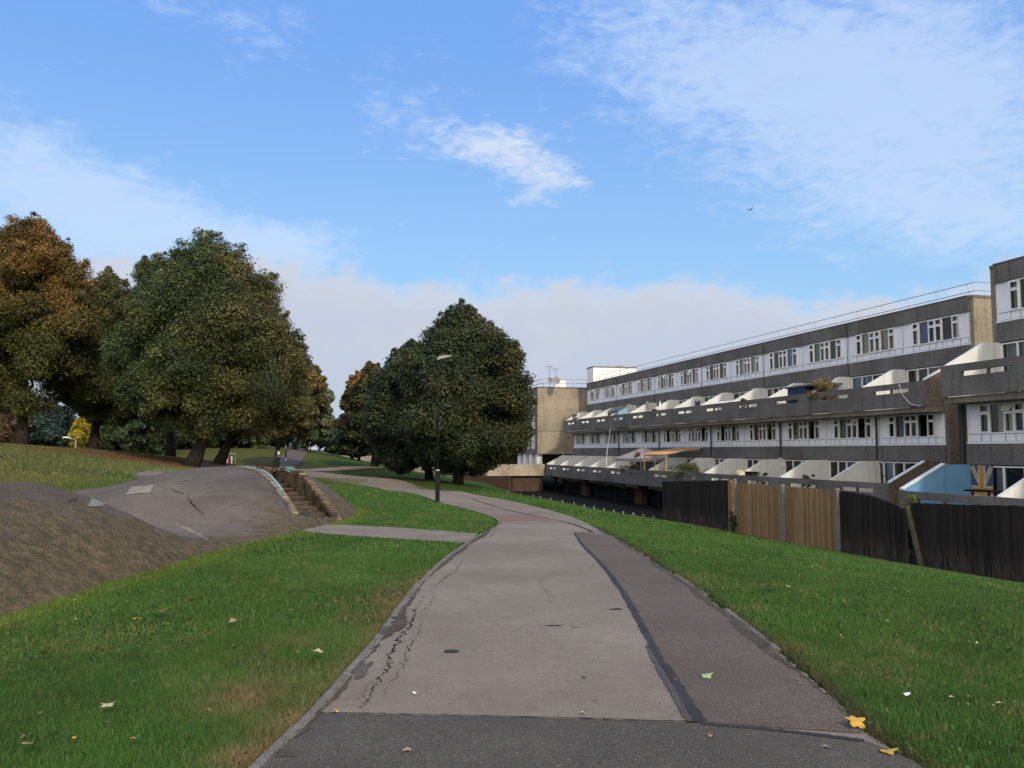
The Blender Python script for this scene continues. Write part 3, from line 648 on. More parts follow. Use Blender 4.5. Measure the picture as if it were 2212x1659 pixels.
# soldier-course coping bricks on the right wall, each slightly skewed
cols = [simple('coping_brick_' + n, c, .9, .15, .3, 12) for n, c in [('brown', (.10, .074, .048)), ('tan', (.16, .125, .08)), ('red', (.10, .056, .038)), ('dark', (.055, .045, .036)), ('grey', (.19, .17, .14)), ('yellow', (.34, .24, .07)), ('teal', (.13, .27, .25))]]
mb = MB(off); path_c = [lp(A1, B1, .38), lp(A1, B1, .72)] + [lp(B1, B0, u) for u in np.linspace(.0, 1, 12)]
cc = catmull([p[:2] for p in path_c], 10); seg = np.r_[0, np.cumsum(np.linalg.norm(np.diff(cc, axis=0), axis=1))]
N = int(seg[-1] / .115)
for k in range(N):
    s0 = k * .115; p = np.array([np.interp(s0, seg, cc[:, 0]), np.interp(s0, seg, cc[:, 1])]); q = np.array([np.interp(s0 + .1, seg, cc[:, 0]), np.interp(s0 + .1, seg, cc[:, 1])])
    t_ = (q - p) / (np.linalg.norm(q - p) + 1e-9); nn = np.array([t_[1], -t_[0]]) * -1; za = topB(p) + random.uniform(-.012, .012); zb_ = topB(q) + random.uniform(-.012, .012)
    ia = -.05 + random.uniform(-.02, .015); vs = []
    for (pt, z) in ((p, za), (q, zb_)):
        for o_ in (ia, ia + .14):
            c2 = pt - nn * -o_ if False else pt + nn * o_; vs += [(c2[0], c2[1], z - .1), (c2[0], c2[1], z)]
    mb.cur = 6 if abs(k / N - .47) < .05 else (5 if abs(k / N - .62) < .012 else random.choice([0, 0, 1, 1, 2, 3, 4, 0]))
    mb.add(vs, [(0, 1, 3, 2), (4, 6, 7, 5), (1, 5, 7, 3), (0, 4, 5, 1), (2, 3, 7, 6), (0, 2, 6, 4)])
mb.build('coping', cols, st)
# pale patches, crack and chalk line on the mound
def GM(px, py):
    d = ray(px, py); ts = np.arange(4, 34, .03); pts = EYE + d[None] * ts[:, None]
    z = Mz(pts[:, 0], pts[:, 1]); k = int(np.argmax(pts[:, 2] < z + .012)); return pts[k]
def mquad(name, pts, m, off, n=14, parent=mound):
    q = [GM(*p)[:2] for p in pts]; u = np.linspace(0, 1, n + 1); r = np.random.default_rng(5)
    Lq = np.array([q[0] * (1 - a) + q[3] * a for a in u]); Rq = np.array([q[1] * (1 - a) + q[2] * a for a in u])
    return ribbon(name, Lq, Rq, m, off, 10, parent, jl=.015, jr=.015, hfn=Mz)
mquad('mortar_patch', [(283,1053),(333,1049),(322,1068),(273,1071)], M['patch'], .026)
mquad('mortar_patch', [(196,1085),(228,1082),(222,1096),(190,1096)], M['patch'], .026)
for pts, w in [([(405,1072),(412,1084),(420,1098),(432,1108),(445,1116)], .05), ([(342,1052),(372,1060),(398,1068),(412,1060)], .035), ([(140,1084),(165,1079),(185,1070)], .03)]:
    q = [GM(*p)[:2] for p in pts]; polyribbon('crack', q, [w * .1, w * .5, w * .3, w * .1], M['crack'], .028, mound, 10, .02, 3, pick=False, hfn=Mz, wj=.5)
q = [GM(*p)[:2] for p in [(355,1043),(380,1041),(405,1037),(416,1034)]]; polyribbon('chalk_line', q, [.03, .06, .04], M['patch'], .028, mound, 8, .005, 3, pick=False, hfn=Mz)
q = [GM(*p)[:2] for p in [(362,1140),(380,1135),(420,1152),(455,1172)]]
polyribbon('mortar_seam', q, [.03, .07, .09, .03], M['asphalt'], .018, mound, 10, .02, 3, pick=False, hfn=Mz, wj=.3)

# ---- grass blades (real geometry, denser close to the path)
def grass(name, N, x0, x1, y0, y1, hgt, wid, rmin, rmax, seed, side, dens=None):
    r = np.random.default_rng(seed); x = r.uniform(x0, x1, N); y = r.uniform(y0, y1, N); d = np.hypot(x, y)
    yk = LC[:, 1]; nr = 16 * 14
    xl = np.interp(y, LC[:nr, 1], LC[:nr, 0]); xr = np.interp(y, RC[:nr, 1], RC[:nr, 0])
    ok = (d > rmin) & (d < rmax) & (np.abs(np.arctan2(x, y)) < .62)
    D = x * CA + y * SA; p = xedge(y) - x
    ex = (fbm(x, y, .5, 71) - .5) * .22
    if side < 0: ok &= (x < xl - .075) & ((p < .02 + ex * .6) | (y > 29) | (p > plim(y) - .15 + ex))
    else: ok &= (x > xr + .035 + ex * .8) & (D < 16.15)
    gp = (x > G(690,1150)[0] - .8) & (x < xl + 1) & (y > 16.4) & (y < 19.6) if side < 0 else np.zeros(N, bool)
    if side < 0:      # keep the gravel side path clear
        ya = np.interp(x, [G(645,1136)[0], G(735,1135)[0], G(880,1142)[0], G(1033,1154)[0]], [G(645,1136)[1], G(735,1135)[1], G(880,1142)[1], G(1033,1154)[1]])
        yb = np.interp(x, [G(655,1149)[0], G(720,1156)[0], G(860,1166)[0], G(1008,1175)[0]], [G(655,1149)[1], G(720,1156)[1], G(860,1166)[1], G(1008,1175)[1]])
        ok &= ~((y > yb + .05 + ex) & (y < ya - .05 + ex) & (x > xedge(y) - .3))
    bare = fbm(x, y, 1.1, 44); xlm = np.abs(x - xl)
    if side < 0: ok &= ~((bare > .62) & (xlm < 1.0) & (r.random(N) < .75) & (y < 11))
    x, y = x[ok], y[ok]; n = len(x); z = H(x, y)
    hh = hgt * (.55 + .9 * r.random(n)) * (.75 + .6 * fbm(x, y, .9, 3)); a = r.uniform(0, 2 * PI, n); w = wid * (.6 + .8 * r.random(n))
    xe = np.minimum(np.abs(x - np.interp(y, LC[:nr, 1], LC[:nr, 0])), np.abs(x - np.interp(y, RC[:nr, 1], RC[:nr, 0])))
    hh *= 1 + .9 * np.exp(-(xe / .22) ** 2) * (side > 0) * r.random(n)
    lean = hh * (.25 + .7 * r.random(n)); la = r.uniform(0, 2 * PI, n)
    V = np.empty((n, 3, 3)); dx, dy = np.cos(a) * w / 2, np.sin(a) * w / 2
    V[:, 0] = np.stack([x - dx, y - dy, z - .004], -1); V[:, 1] = np.stack([x + dx, y + dy, z - .004], -1)
    V[:, 2] = np.stack([x + np.cos(la) * lean, y + np.sin(la) * lean, z + hh], -1)
    g = gcolor(x, y); k = r.random(n)[:, None]
    c = g * (.65 + .95 * k) * (.60 + .45 * fbm(x, y, 1.6, 8) + .5 * fbm(x, y, .33, 18))[:, None]
    c[:, 0] *= .85 + .6 * fbm(x, y, 2.7, 12) * r.random(n)
    st_ = (r.random(n) < (.02 + .13 * (fbm(x, y, .8, 55) > .62))); c[st_] = np.array([.24, .19, .09]) * (.5 + .8 * r.random((st_.sum(), 1)))
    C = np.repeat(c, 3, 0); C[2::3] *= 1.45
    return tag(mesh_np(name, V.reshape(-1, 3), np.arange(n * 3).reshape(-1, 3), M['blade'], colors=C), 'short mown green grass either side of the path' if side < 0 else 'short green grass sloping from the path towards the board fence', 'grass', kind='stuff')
GRASS = 1.0
def gg(side, xa, xb):
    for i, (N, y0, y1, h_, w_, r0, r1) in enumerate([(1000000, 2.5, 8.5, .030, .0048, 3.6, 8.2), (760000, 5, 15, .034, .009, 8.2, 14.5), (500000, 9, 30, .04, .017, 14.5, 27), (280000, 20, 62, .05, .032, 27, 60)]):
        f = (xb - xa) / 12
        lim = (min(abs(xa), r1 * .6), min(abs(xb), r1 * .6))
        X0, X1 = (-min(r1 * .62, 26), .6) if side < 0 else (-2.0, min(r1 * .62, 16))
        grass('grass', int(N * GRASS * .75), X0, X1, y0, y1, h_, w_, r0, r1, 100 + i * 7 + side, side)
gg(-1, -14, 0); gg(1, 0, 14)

def debris():
    r = np.random.default_rng(91); N = 15000; y = r.uniform(3, 27.5, N); p = np.abs(r.normal(0, .75, N)) + .02; x = xedge(y) - p
    k = (p < 3) & ~quadin(x, y) & (np.abs((y - 15.6) / 1.3) > .5 * (p > .5)); x, y, p = x[k], y[k], p[k]; n = len(x); z = Mz(x, y) + .012
    s = .008 + .014 * r.random(n); a = r.uniform(0, 2 * PI, n); V = np.empty((n, 3, 3))
    V[:, 0] = np.stack([x - np.cos(a) * s, y - np.sin(a) * s, z], -1); V[:, 1] = np.stack([x + np.sin(a) * s * .35, y - np.cos(a) * s * .35, z + .004], -1); V[:, 2] = np.stack([x + np.cos(a) * s, y + np.sin(a) * s, z + s * (.2 + .8 * r.random(n))], -1)
    pal_ = np.array([(.20, .145, .08), (.10, .07, .04), (.30, .24, .15), (.06, .055, .03), (.07, .09, .025)]); c = pal_[r.choice(5, n, p=[.3, .28, .12, .2, .1])] * (.6 + .7 * r.random((n, 1)))
    tag(mesh_np('leaf_litter', V.reshape(-1, 3), np.arange(n * 3).reshape(-1, 3), M['blade'], colors=np.repeat(c, 3, 0)), 'fine dry litter and moss tufts caught on the mound banks', 'litter', kind='stuff')
debris()

# grit and soil gathered along both edges of the path
M['grit'] = speckle('edge_grit', (.07, .058, .042), (.11, .09, .065), (.05, .042, .03), 60, 4, .9, .006)
dl_ = LC[18:18 + 12 * 14] - LC[18:18 + 12 * 14]; eL = LC[30:14 * 11] + np.array([.02, 0]); eR = RC[30:14 * 11] - np.array([.02, 0])
r_ = np.random.default_rng(4)
def edge_grit(E, sgn, w, sd):
    n = len(E); r = np.random.default_rng(sd); wv_ = w * np.clip(np.interp(np.arange(n), np.linspace(0, n, 26), r.normal(.8, .75, 26)) + r.normal(0, .22, n), .05, 2.4)
    a = E.copy(); b = E.copy(); b[:, 0] += sgn * wv_; L_, R_ = (a, b) if sgn > 0 else (b, a)
    ribbon('edge_grit', L_, R_, M['grit'], .0278, 2, path)
edge_grit(eL, 1, .055, 3); edge_grit(eR, -1, .05, 8)
# low broad-leaved weeds and clover in the turf
def clover():
    r = np.random.default_rng(314); N = 60000; y = r.uniform(3.5, 16, N); x = r.uniform(-7, 9, N); xl = np.interp(y, LC[:200, 1], LC[:200, 0]); xr = np.interp(y, RC[:200, 1], RC[:200, 0])
    d = np.hypot(x, y); m = fbm(x, y, .55, 88); edge = np.exp(-((x - xr) / .25) ** 2) + .5 * np.exp(-((xl - x) / .2) ** 2)
    ok = (((x < xl - .1) & (xedge(y) - x < 0)) | ((x > xr + .0) & (Dof(np.stack([x, y])) < 16))) & ((m > .60) & (r.random(N) < .8) | (r.random(N) < edge * .8)) & (r.random(N) < np.clip(1.5 - d / 14, .15, 1)) & ~((x > -5) & (x < xl) & (y > 16))
    x, y = x[ok], y[ok]; n = len(x); z = H(x, y); s = .010 + .014 * r.random(n); a = r.uniform(0, 2 * PI, n); hh = .012 + .03 * r.random(n); V = np.empty((n, 4, 3)); ca, sa = np.cos(a), np.sin(a)
    V[:, 0] = np.stack([x, y, z + hh * .4], -1); V[:, 1] = np.stack([x + ca * s - sa * s * .6, y + sa * s + ca * s * .6, z + hh], -1); V[:, 2] = np.stack([x + ca * s * 2, y + sa * s * 2, z + hh * 1.1], -1); V[:, 3] = np.stack([x + ca * s + sa * s * .6, y + sa * s - ca * s * .6, z + hh], -1)
    c = np.array([.055, .125, .03]) * (.6 + .8 * r.random((n, 1))); br = r.random(n) < .12; c[br] = np.array([.16, .12, .05])
    tag(mesh_np('clover', V.reshape(-1, 3), np.arange(n * 4).reshape(-1, 4), M['blade'], colors=np.repeat(c, 4, 0)), 'clover and small broad leaved weeds dotted through the turf', 'weeds', kind='stuff')
clover()
LEAFQ = 1.45
# ================================================================ TREES
def leaf_cloud(name, centers, radii, per, size, palette_fn, parent, base, seed, mat_=None, flat=.75, hang=.3):
    r = np.random.default_rng(seed); nC = len(centers); n = int(per * nC)
    w = radii ** 2; ci = r.choice(nC, n, p=w / w.sum())
    d = r.normal(0, 1, (n, 3)); d /= np.linalg.norm(d, axis=1, keepdims=True) + 1e-9
    rad = radii[ci][:, None] * (r.random((n, 1)) ** .47) * (1 + .14 * np.abs(r.normal(0, 1, (n, 1))))
    off = d * rad; off[:, 2] *= flat
    c = centers[ci] + off
    nrm = d * .7 + r.normal(0, .6, (n, 3)) + np.array([0, 0, .45]); nrm /= np.linalg.norm(nrm, axis=1, keepdims=True) + 1e-9
    t1 = np.cross(nrm, r.normal(0, 1, (n, 3))); t1 /= np.linalg.norm(t1, axis=1, keepdims=True) + 1e-9; t2 = np.cross(nrm, t1)
    s = size * (.55 + .8 * r.random((n, 1)))
    V = np.empty((n, 4, 3)); V[:, 0] = c - t1 * s * .62; V[:, 1] = c + t2 * s * .40 - nrm * s * .10; V[:, 2] = c + t1 * s * .62; V[:, 3] = c - t2 * s * .40 - nrm * s * .10
    C = palette_fn(c, ci, r)
    # palette colour used as is; inner shade is painted in inner_foliage
    V = V.reshape(-1, 3) - np.array(base)
    return mesh_np(name, V, np.arange(n * 4).reshape(-1, 4), mat_ or M['leaf'], parent, colors=np.repeat(C, 4, 0))
def pal(green, autumn, amt, top=1.0, side=None, var=.20, zr=None, patch=2.2, seed=0):
    green = np.array(green); autumn = np.array(autumn)
    def f(c, ci, r):
        n = len(c); cn = r.random(ci.max() + 1)[ci]
        h = (c[:, 2] - zr[0]) / (zr[1] - zr[0])
        a = amt + top * (h - .5) + (.9 * (cn - .5)) * .6 + (fbm(c[:, 0] + c[:, 2] * .6, c[:, 1] + c[:, 2] * .8, patch, seed) - .5) * 1.3 + r.normal(0, .10, n)
        if side is not None: a = a + side * (c[:, 0] - c[:, 0].mean()) / (c[:, 0].std() * 2)
        a = np.clip(a, 0, 1)[:, None]
        k = green * (1 - a) + autumn * a
        return k * (1 + var * (r.random((n, 1)) - .5) * 1.8) * (.55 + .85 * cn[:, None])
    return f
def tree(name, px, py, Y, ptop, pl, pr, pbot, green, autumn, amt, label, top=.6, side=None, nC=240, per=210, leaf=.092, group=None, lean=0, seed=1, trunk_r=.32, shape=.62, deep=1.0, lumps=1.0, flatc=.75, crad=1.0, dome=1.9, pcx=None, gapz=None):
    b = P(px, py, Y); b[2] = h1(b[0], b[1]) - .05
    t_ = P(px, ptop, Y); zt = t_[2]; xl = P(pl, py, Y)[0]; xr = P(pr, py, Y)[0]; zb = P(px, pbot, Y)[2]
    r = np.random.default_rng(seed); hgt = zt - zb; cx = (xl + xr) / 2; R = (xr - xl) / 2; Rb = R * deep
    root = empty(name, b, label=label, cat='tree', group=group)
    # envelope profile, widest low down, domed top
    def env(tt):
        tc_ = .62 - shape * .45; tt = float(np.clip(tt, 0, 1))
        return (max(0, 1 - ((tt - tc_) / (1 - tc_)) ** dome) ** .62) if tt > tc_ else max(0, 1 - ((tc_ - tt) / tc_) ** 2.2 * .75) ** .7
    cen = []; rad = []; lr = min(1.5, R * .30) * crad
    phl = r.random(3) * 6
    # shell clusters
    tries = 0
    while len(cen) < nC and tries < 60000:
        tries += 1
        tt = r.random(); a = r.uniform(0, 2 * PI); e = env(tt)
        if r.random() > max(e, .25): continue
        q = 1 + 1.35 * lumps * (.10 * math.sin(3 * a + phl[0] + tt * 5) + .08 * math.sin(5 * a + phl[1] - tt * 9) + .07 * math.sin(tt * 22 + phl[2] + a))
        if smoothnoise(np.array([a * 2.2 + seed]), np.array([tt * 7.0 + seed]), 1.0, seed)[0] > .63 and r.random() < .85: continue
        shell = .86 if r.random() < .78 else r.uniform(.35, .75)
        rr = e * q * shell * (1 - .10 * r.random())
        cr = lr * r.uniform(.38, 1.0) * (.6 + .4 * e)
        x = cx + math.cos(a) * max(0, rr * R - cr * .55); y = b[1] + math.sin(a) * max(0, rr * Rb - cr * .55); z = zb + tt * (hgt - cr * .5) + cr * .1
        if gapz and r.random() < gapz * (1 if tt < .55 else 0) and x > cx + R * .25: continue
        cen.append((x, y, z)); rad.append(cr)
    cen = np.array(cen); rad = np.array(rad)
    # sprays poking out beyond the crown
    k = int(nC * .8); idx = r.integers(0, len(cen), k); outv = cen[idx] - np.array([cx, b[1], zb + hgt * .4]); outv /= np.linalg.norm(outv, axis=1, keepdims=True)
    cen2 = cen[idx] + outv * rad[idx][:, None] * r.uniform(.65, .98, (k, 1)) + np.array([0, 0, .12]); rad2 = rad[idx] * r.uniform(.2, .42, k)
    cc = np.r_[cen, cen2]; rd = np.r_[rad, rad2]
    pf = pal(green, autumn, amt, top, side, zr=(zb, zt), seed=seed)
    leaf_cloud('crown', cc, rd, per * 1.5 * LEAFQ, leaf, pf, root, b, seed, flat=flatc)
    # dense heart of the crown, its inner shade painted as a darker green
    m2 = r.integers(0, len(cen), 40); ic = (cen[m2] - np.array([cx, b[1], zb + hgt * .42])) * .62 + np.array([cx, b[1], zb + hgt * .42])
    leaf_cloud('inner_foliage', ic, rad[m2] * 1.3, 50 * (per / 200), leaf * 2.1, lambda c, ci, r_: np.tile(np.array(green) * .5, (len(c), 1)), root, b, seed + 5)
    # trunk and limbs
    zmid = zb + hgt * .55; mb = MB(b); pts = []; rs = []
    for i in range(9):
        u = i / 8; z = b[2] - .3 + (zmid - b[2] + .3) * u
        pts.append((b[0] + (cx - b[0]) * u * .5 + lean * min(u * 2.2, 1.2) + math.sin(u * 5 + seed) * .08, b[1] + math.cos(u * 4 + seed) * .08, z)); rs.append(trunk_r * .78 * (1.45 if i == 0 else 1.12 if i == 1 else 1 - .75 * u))
    mb.tube(pts, rs, 12); mb.build('trunk', M['bark'], root, smooth=True)
    mb = MB(b)
    for i in range(16):
        u = r.uniform(.3, .95); k = int(u * 8); p0 = np.array(pts[k]); tgt = cen[r.integers(0, len(cen))]
        if tgt[2] < p0[2] + .1: p0 = np.array(pts[max(3, k - 3)])
        mid = p0 * .5 + tgt * .5 + np.array([0, 0, -.12 * np.linalg.norm(tgt - p0) * .5]); rr = rs[k] * .45 + .02
        mb.tube([p0, p0 * .75 + tgt * .25 + r.normal(0, .1, 3), mid + r.normal(0, .15, 3), tgt], [rr, rr * .7, rr * .45, .02], 6)
    mb.build('limbs', M['bark'], root, smooth=True)
    return root
LG = 'lime and maple trees on the rough grass left of the mound'; CG = 'trees beside the far bend of the path'; BG_ = 'trees of the wooded backdrop'
OR = (.22, .115, .030); ORD = (.13, .068, .024); GR = (.070, .100, .030); GRD = (.034, .056, .022); OL = (.088, .108, .034); BR = (.125, .108, .036)
tree('maple_tree', 50, 965, 46, 468, -110, 205, 885, (.078, .092, .026), OR, .22, 'tall orange topped maple at the left edge of the picture', top=.95, dome=2.6, seed=3, nC=300, per=300, group=LG, trunk_r=.36, pcx=1, shape=.60)
tree('maple_tree', -190, 985, 47, 500, -330, -60, 890, (.060, .058, .016), OR, .5, 'orange maple just outside the left edge', top=.6, seed=33, nC=90, per=200, group=LG)
tree('dark_lime_tree', 205, 972, 51, 590, 95, 345, 905, GR, BR, .40, 'dark olive tree on a straight trunk behind the orange maple', top=.3, seed=4, nC=220, per=230, group=LG, trunk_r=.34)
tree('lime_tree', 368, 990, 52, 545, 228, 430, 925, (.054, .100, .038), (.10, .12, .045), .3, 'green lime tree with the lower pointed crown left of the largest tree', top=.4, seed=6, nC=240, per=260, group=LG)
tree('lime_tree', 405, 1006, 44, 512, 255, 628, 930, (.052, .092, .032), BR, .20, 'largest lime tree with a leaning trunk and rounded green brown crown', top=.10, side=.35, seed=8, nC=420, per=300, group=LG, lean=1.3, trunk_r=.40, shape=.66, dome=2.3)
tree('lime_tree', 468, 1003, 48, 640, 400, 668, 935, OL, BR, .62, 'brownish lime tree right of the largest one with forked lower limbs', top=.3, seed=9, nC=280, per=260, group=LG, lean=.9, trunk_r=.34)
tree('sycamore_tree', 598, 966, 74, 752, 548, 702, 950, OL, (.15, .105, .035), .42, 'small russet tree overhanging the far lamp post', top=.3, seed=10, nC=150, per=210, leaf=.2, group=LG, trunk_r=.3)
tree('poplar_tree', 662, 962, 104, 782, 628, 723, 955, (.13, .16, .085), (.17, .17, .08), .2, 'pale airy poplar showing sky through its branches', top=.2, seed=12, nC=80, per=90, leaf=.28, group=BG_, trunk_r=.22, flatc=.9)
tree('hornbeam_tree', 985, 1043, 60, 662, 835, 1156, 1012, (.034, .062, .025), (.085, .078, .028), .18, 'big dark green domed tree beside the path bend', top=.15, side=.35, seed=14, nC=430, per=280, leaf=.14, group=CG, lean=.35, trunk_r=.40, shape=.62, gapz=.35, dome=1.75)
tree('hornbeam_tree', 928, 1036, 63, 738, 776, 1015, 1010, (.031, .056, .025), (.065, .068, .025), .12, 'dark green tree leaning left against the big domed one', top=.15, seed=15, nC=260, per=240, leaf=.17, group=CG, trunk_r=.34, shape=.55)
tree('chestnut_tree', 810, 1011, 79, 787, 722, 885, 975, GRD, (.17, .095, .030), .08, 'dark chestnut tree with a rust orange crown top', top=.95, seed=16, nC=240, per=200, leaf=.24, group=CG, trunk_r=.42, lean=.2)
tree('chestnut_tree', 762, 994, 104, 868, 715, 812, 985, (.024, .036, .02), (.05, .05, .02), .1, 'low dark tree on twin trunks left of the rusty chestnut', seed=17, nC=110, per=170, leaf=.28, group=CG, trunk_r=.22)
tree('chestnut_tree', 775, 996, 102, 890, 735, 830, 985, (.024, .036, .02), (.05, .05, .02), .1, 'second slim trunk under the low dark crown', seed=18, nC=80, per=150, leaf=.28, group=CG, trunk_r=.2)
# wooded backdrop, each tree on its own
bgt = [(-40,975,90,840,-130,40,GRD,'dark trees at the extreme left behind the orange maple'),(20,972,84,880,-30,75,(.07,.048,.028),'small russet tree behind the left trunk'),(105,972,86,872,40,170,(.022,.045,.036),'blue green bushy tree between the two left trunks'),
       (172,972,82,904,150,198,(.26,.22,.03),'bright yellow bush behind the second trunk'),(235,975,88,880,185,300,(.05,.075,.028),'mid green tree right of the yellow bush'),(300,980,84,862,245,375,(.035,.055,.025),'dull green tree filling the gap behind the slope'),
       (365,985,92,850,310,430,(.03,.045,.02),'dark tree behind the largest lime'),(425,985,96,880,380,480,(.04,.065,.025),'green tree seen between leaning trunks'),(480,980,98,865,430,540,(.035,.055,.022),'shaded tree right of the forked trunk'),
       (530,975,100,850,485,590,(.055,.08,.03),'light green tree behind the playground slope'),(580,972,112,885,540,640,(.035,.06,.025),'green tree behind the yellow spring rider'),(640,970,138,905,600,690,(.045,.075,.035),'rounded tree at the head of the playground path'),
       (690,966,140,905,655,735,(.05,.085,.04),'small bright green tree under the gap of sky'),(725,985,150,915,690,770,(.03,.05,.03),'dark hedge tree at the end of the green'),(560,968,150,820,500,640,(.035,.055,.03),'tall tree far behind the playground'),
       (440,960,140,830,370,520,(.03,.05,.025),'tall tree far behind the leaning trunks'),(250,950,140,850,160,340,(.028,.045,.025),'tall tree far behind the grassy rise'),(60,950,140,860,-60,170,(.03,.045,.025),'wide tree far behind the left trunks'),
       (815,985,150,905,770,860,(.028,.045,.028),'dark tree behind the chestnut trunks'),(890,995,165,925,840,960,(.03,.05,.03),'tree beyond the pale wall')]
for i, (px, py, Y, pt, pl, pr, g, lab) in enumerate(bgt):
    tree('woodland_tree', px, py, Y, pt, pl, pr, py - 4, g, tuple(x * 1.5 for x in g), .3, lab, seed=40 + i, nC=90, per=110, leaf=.34, group=BG_, trunk_r=.22, shape=.6, deep=.9)

# pale curved stem by the leaning trunk
def onH(px, py): p = G(px, py); return p
# ================================================================ FENCE
FD = 16.25
def fpt(px, D=FD, base=None):
    d = ray(px, 1000); t_ = D / (d[0] * CA + d[1] * SA); q = EYE + d * t_; return q
FG = 'board fence panels along the foot of the slope'
frame_o = fw(FD, 0, 0)
def fence_panel(px0, px1, top0, top1, m, label, name='board_fence', lean=0.0, sag=0, boards=.12, seed=0, thick=.035, dz=0):
    p0 = onD(px0, top0, FD); p1 = onD(px1, top1, FD); s0, s1 = sof(p0), sof(p1); r = np.random.default_rng(seed)
    root = empty(name, fw(FD, s0, h1(*fw(FD, s0)[:2])), A, label=label, cat='fence', group=FG)
    lo = Vector((FD, s0, root.location.z)); n = max(2, int(abs(s1 - s0) / boards)); mb = MB(lo); 
    for i in range(n):
        ua, ub = i / n, (i + 1) / n; a = s0 + (s1 - s0) * ua; b_ = s0 + (s1 - s0) * (ub - .12 / n if m is not M['wood_black'] else ub - .06 / n)
        za = p0[2] + (p1[2] - p0[2]) * ua + sag * math.sin(ua * PI); zb2 = p0[2] + (p1[2] - p0[2]) * ub + sag * math.sin(ub * PI); j = r.normal(0, .006)
        g0 = fw(FD, a); g1 = fw(FD, b_); ga = h1(g0[0], g0[1]) - .05; gb = h1(g1[0], g1[1]) - .05
        la = lean * (1 - ua); lb = lean * (1 - ub); x0 = FD + (i % 2) * .014 + r.normal(0, .002); x1 = x0 + .022
        vs = [(x0, a + la, ga), (x1, a + la, ga), (x1, b_ + lb, gb), (x0, b_ + lb, gb), (x0, a, za + j), (x1, a, za + j), (x1, b_, zb2 + j), (x0, b_, zb2 + j)]
        mb.add(vs, [(3, 2, 1, 0), (4, 5, 6, 7), (0, 1, 5, 4), (1, 2, 6, 5), (2, 3, 7, 6), (3, 0, 4, 7)])
    gapm = MB(lo); gapm.add([(FD + .038, s0, h1(*fw(FD, s0)[:2])), (FD + .038, s1, h1(*fw(FD, s1)[:2])), (FD + .038, s1, p1[2] - .06), (FD + .038, s0, p0[2] - .06)], [(3, 2, 1, 0)]); gapm.build('gap_shade_sheet', M['interior'], root)  # near-black sheet added behind the boards so the gaps look shaded
    mb.build('boards', m, root)
    mb = MB(lo)
    for hz in (.3, 1.45):
        za = h1(*fw(FD, s0)[:2]) + hz; zb2 = h1(*fw(FD, s1)[:2]) + hz
        if hz > 1 and za + .1 > p0[2]: za = p0[2] - .15
        if hz > 1 and zb2 + .1 > p1[2]: zb2 = p1[2] - .15
        mb.add([(FD + .04, s0, za), (FD + .09, s0, za), (FD + .09, s1, zb2), (FD + .04, s1, zb2), (FD + .04, s0, za + .08), (FD + .09, s0, za + .08), (FD + .09, s1, zb2 + .08), (FD + .04, s1, zb2 + .08)],
               [(3, 2, 1, 0), (4, 5, 6, 7), (0, 1, 5, 4), (1, 2, 6, 5), (2, 3, 7, 6), (3, 0, 4, 7)])
    mb.build('rail', m, root)
    return root
fence_panel(1430, 1573, 1040, 1037, M['wood_black'], 'farthest black board panel, nearest the garages', seed=1)
fence_panel(1592, 1686, 1043, 1050, M['wood_tan'], 'left of the two new tan board panels', seed=2)
fence_panel(1697, 1805, 1050, 1061, M['wood_tan'], 'right of the two new tan board panels', seed=3)
fence_panel(1813, 1958, 1061, 1102, M['wood_black'], 'black board panel whose top slopes down beside the tan panels', seed=4, sag=.12)
fence_panel(1966, 2420, 1086, 1100, M['wood_black'], 'long black board panel running out at the right edge', seed=5, lean=-.45)
def fence_post(px, ptop, label, m, w=.11, lean=0.0, cap=None, moss=False):
    p = onD(px, ptop, FD - .02); s = sof(p); g = fw(FD, s); zb = h1(g[0], g[1]) - .2
    root = empty('fence_post', fw(FD, s, zb), A, label=label, cat='fence post', group='posts between the board fence panels'); lo = Vector((FD, s, zb)); mb = MB(lo); n = 8
    pts = [(FD - .03, s + lean * (1 - i / n), zb + (p[2] - zb) * i / n) for i in range(n + 1)]
    for i in range(n):
        a, b = pts[i], pts[i + 1]; h = w / 2
        vs = [(a[0] - h, a[1] - h, a[2]), (a[0] + h, a[1] - h, a[2]), (a[0] + h, a[1] + h, a[2]), (a[0] - h, a[1] + h, a[2]), (b[0] - h, b[1] - h, b[2]), (b[0] + h, b[1] - h, b[2]), (b[0] + h, b[1] + h, b[2]), (b[0] - h, b[1] + h, b[2])]
        fs = [(0, 1, 5, 4), (1, 2, 6, 5), (2, 3, 7, 6), (3, 0, 4, 7)]
        if i == 0: fs.append((3, 2, 1, 0))
        if i == n - 1: fs.append((4, 5, 6, 7))
        mb.add(vs, fs)
    mb.build('shaft', m, root)
    if cap:
        mb = MB(lo); mb.tube([(FD - .03, s, p[2] - .01), (FD - .03, s, p[2] + .03), (FD - .03, s, p[2] + .06)], [w * .7, w * .75, w * .45], 8); mb.build('cap', M['conc_light'], root)
    return root
M['moss'] = speckle('mossy_post', (.09, .10, .045), (.14, .15, .09), (.05, .06, .03), 40, 3, .8, .01)
M['conc_post'] = simple('concrete_post', (.16, .165, .17), .9, .2, .15, 5)
fence_post(1579, 1038, 'light timber post right of the farthest black panel', M['wood_tan'], .16)
fence_post(1588, 1038, 'pale concrete post at the left end of the tan panels', M['conc_post'], .10, cap=True)
fence_post(1691, 1050, 'concrete post between the two tan panels', M['conc_post'], .11, cap=True)
fence_post(1809, 1059, 'concrete post between tan panel and sloping black panel', M['conc_post'], .12, cap=True)
fence_post(1961, 1094, 'leaning mossy post between the two large black panels', M['moss'], .11, lean=-.55)

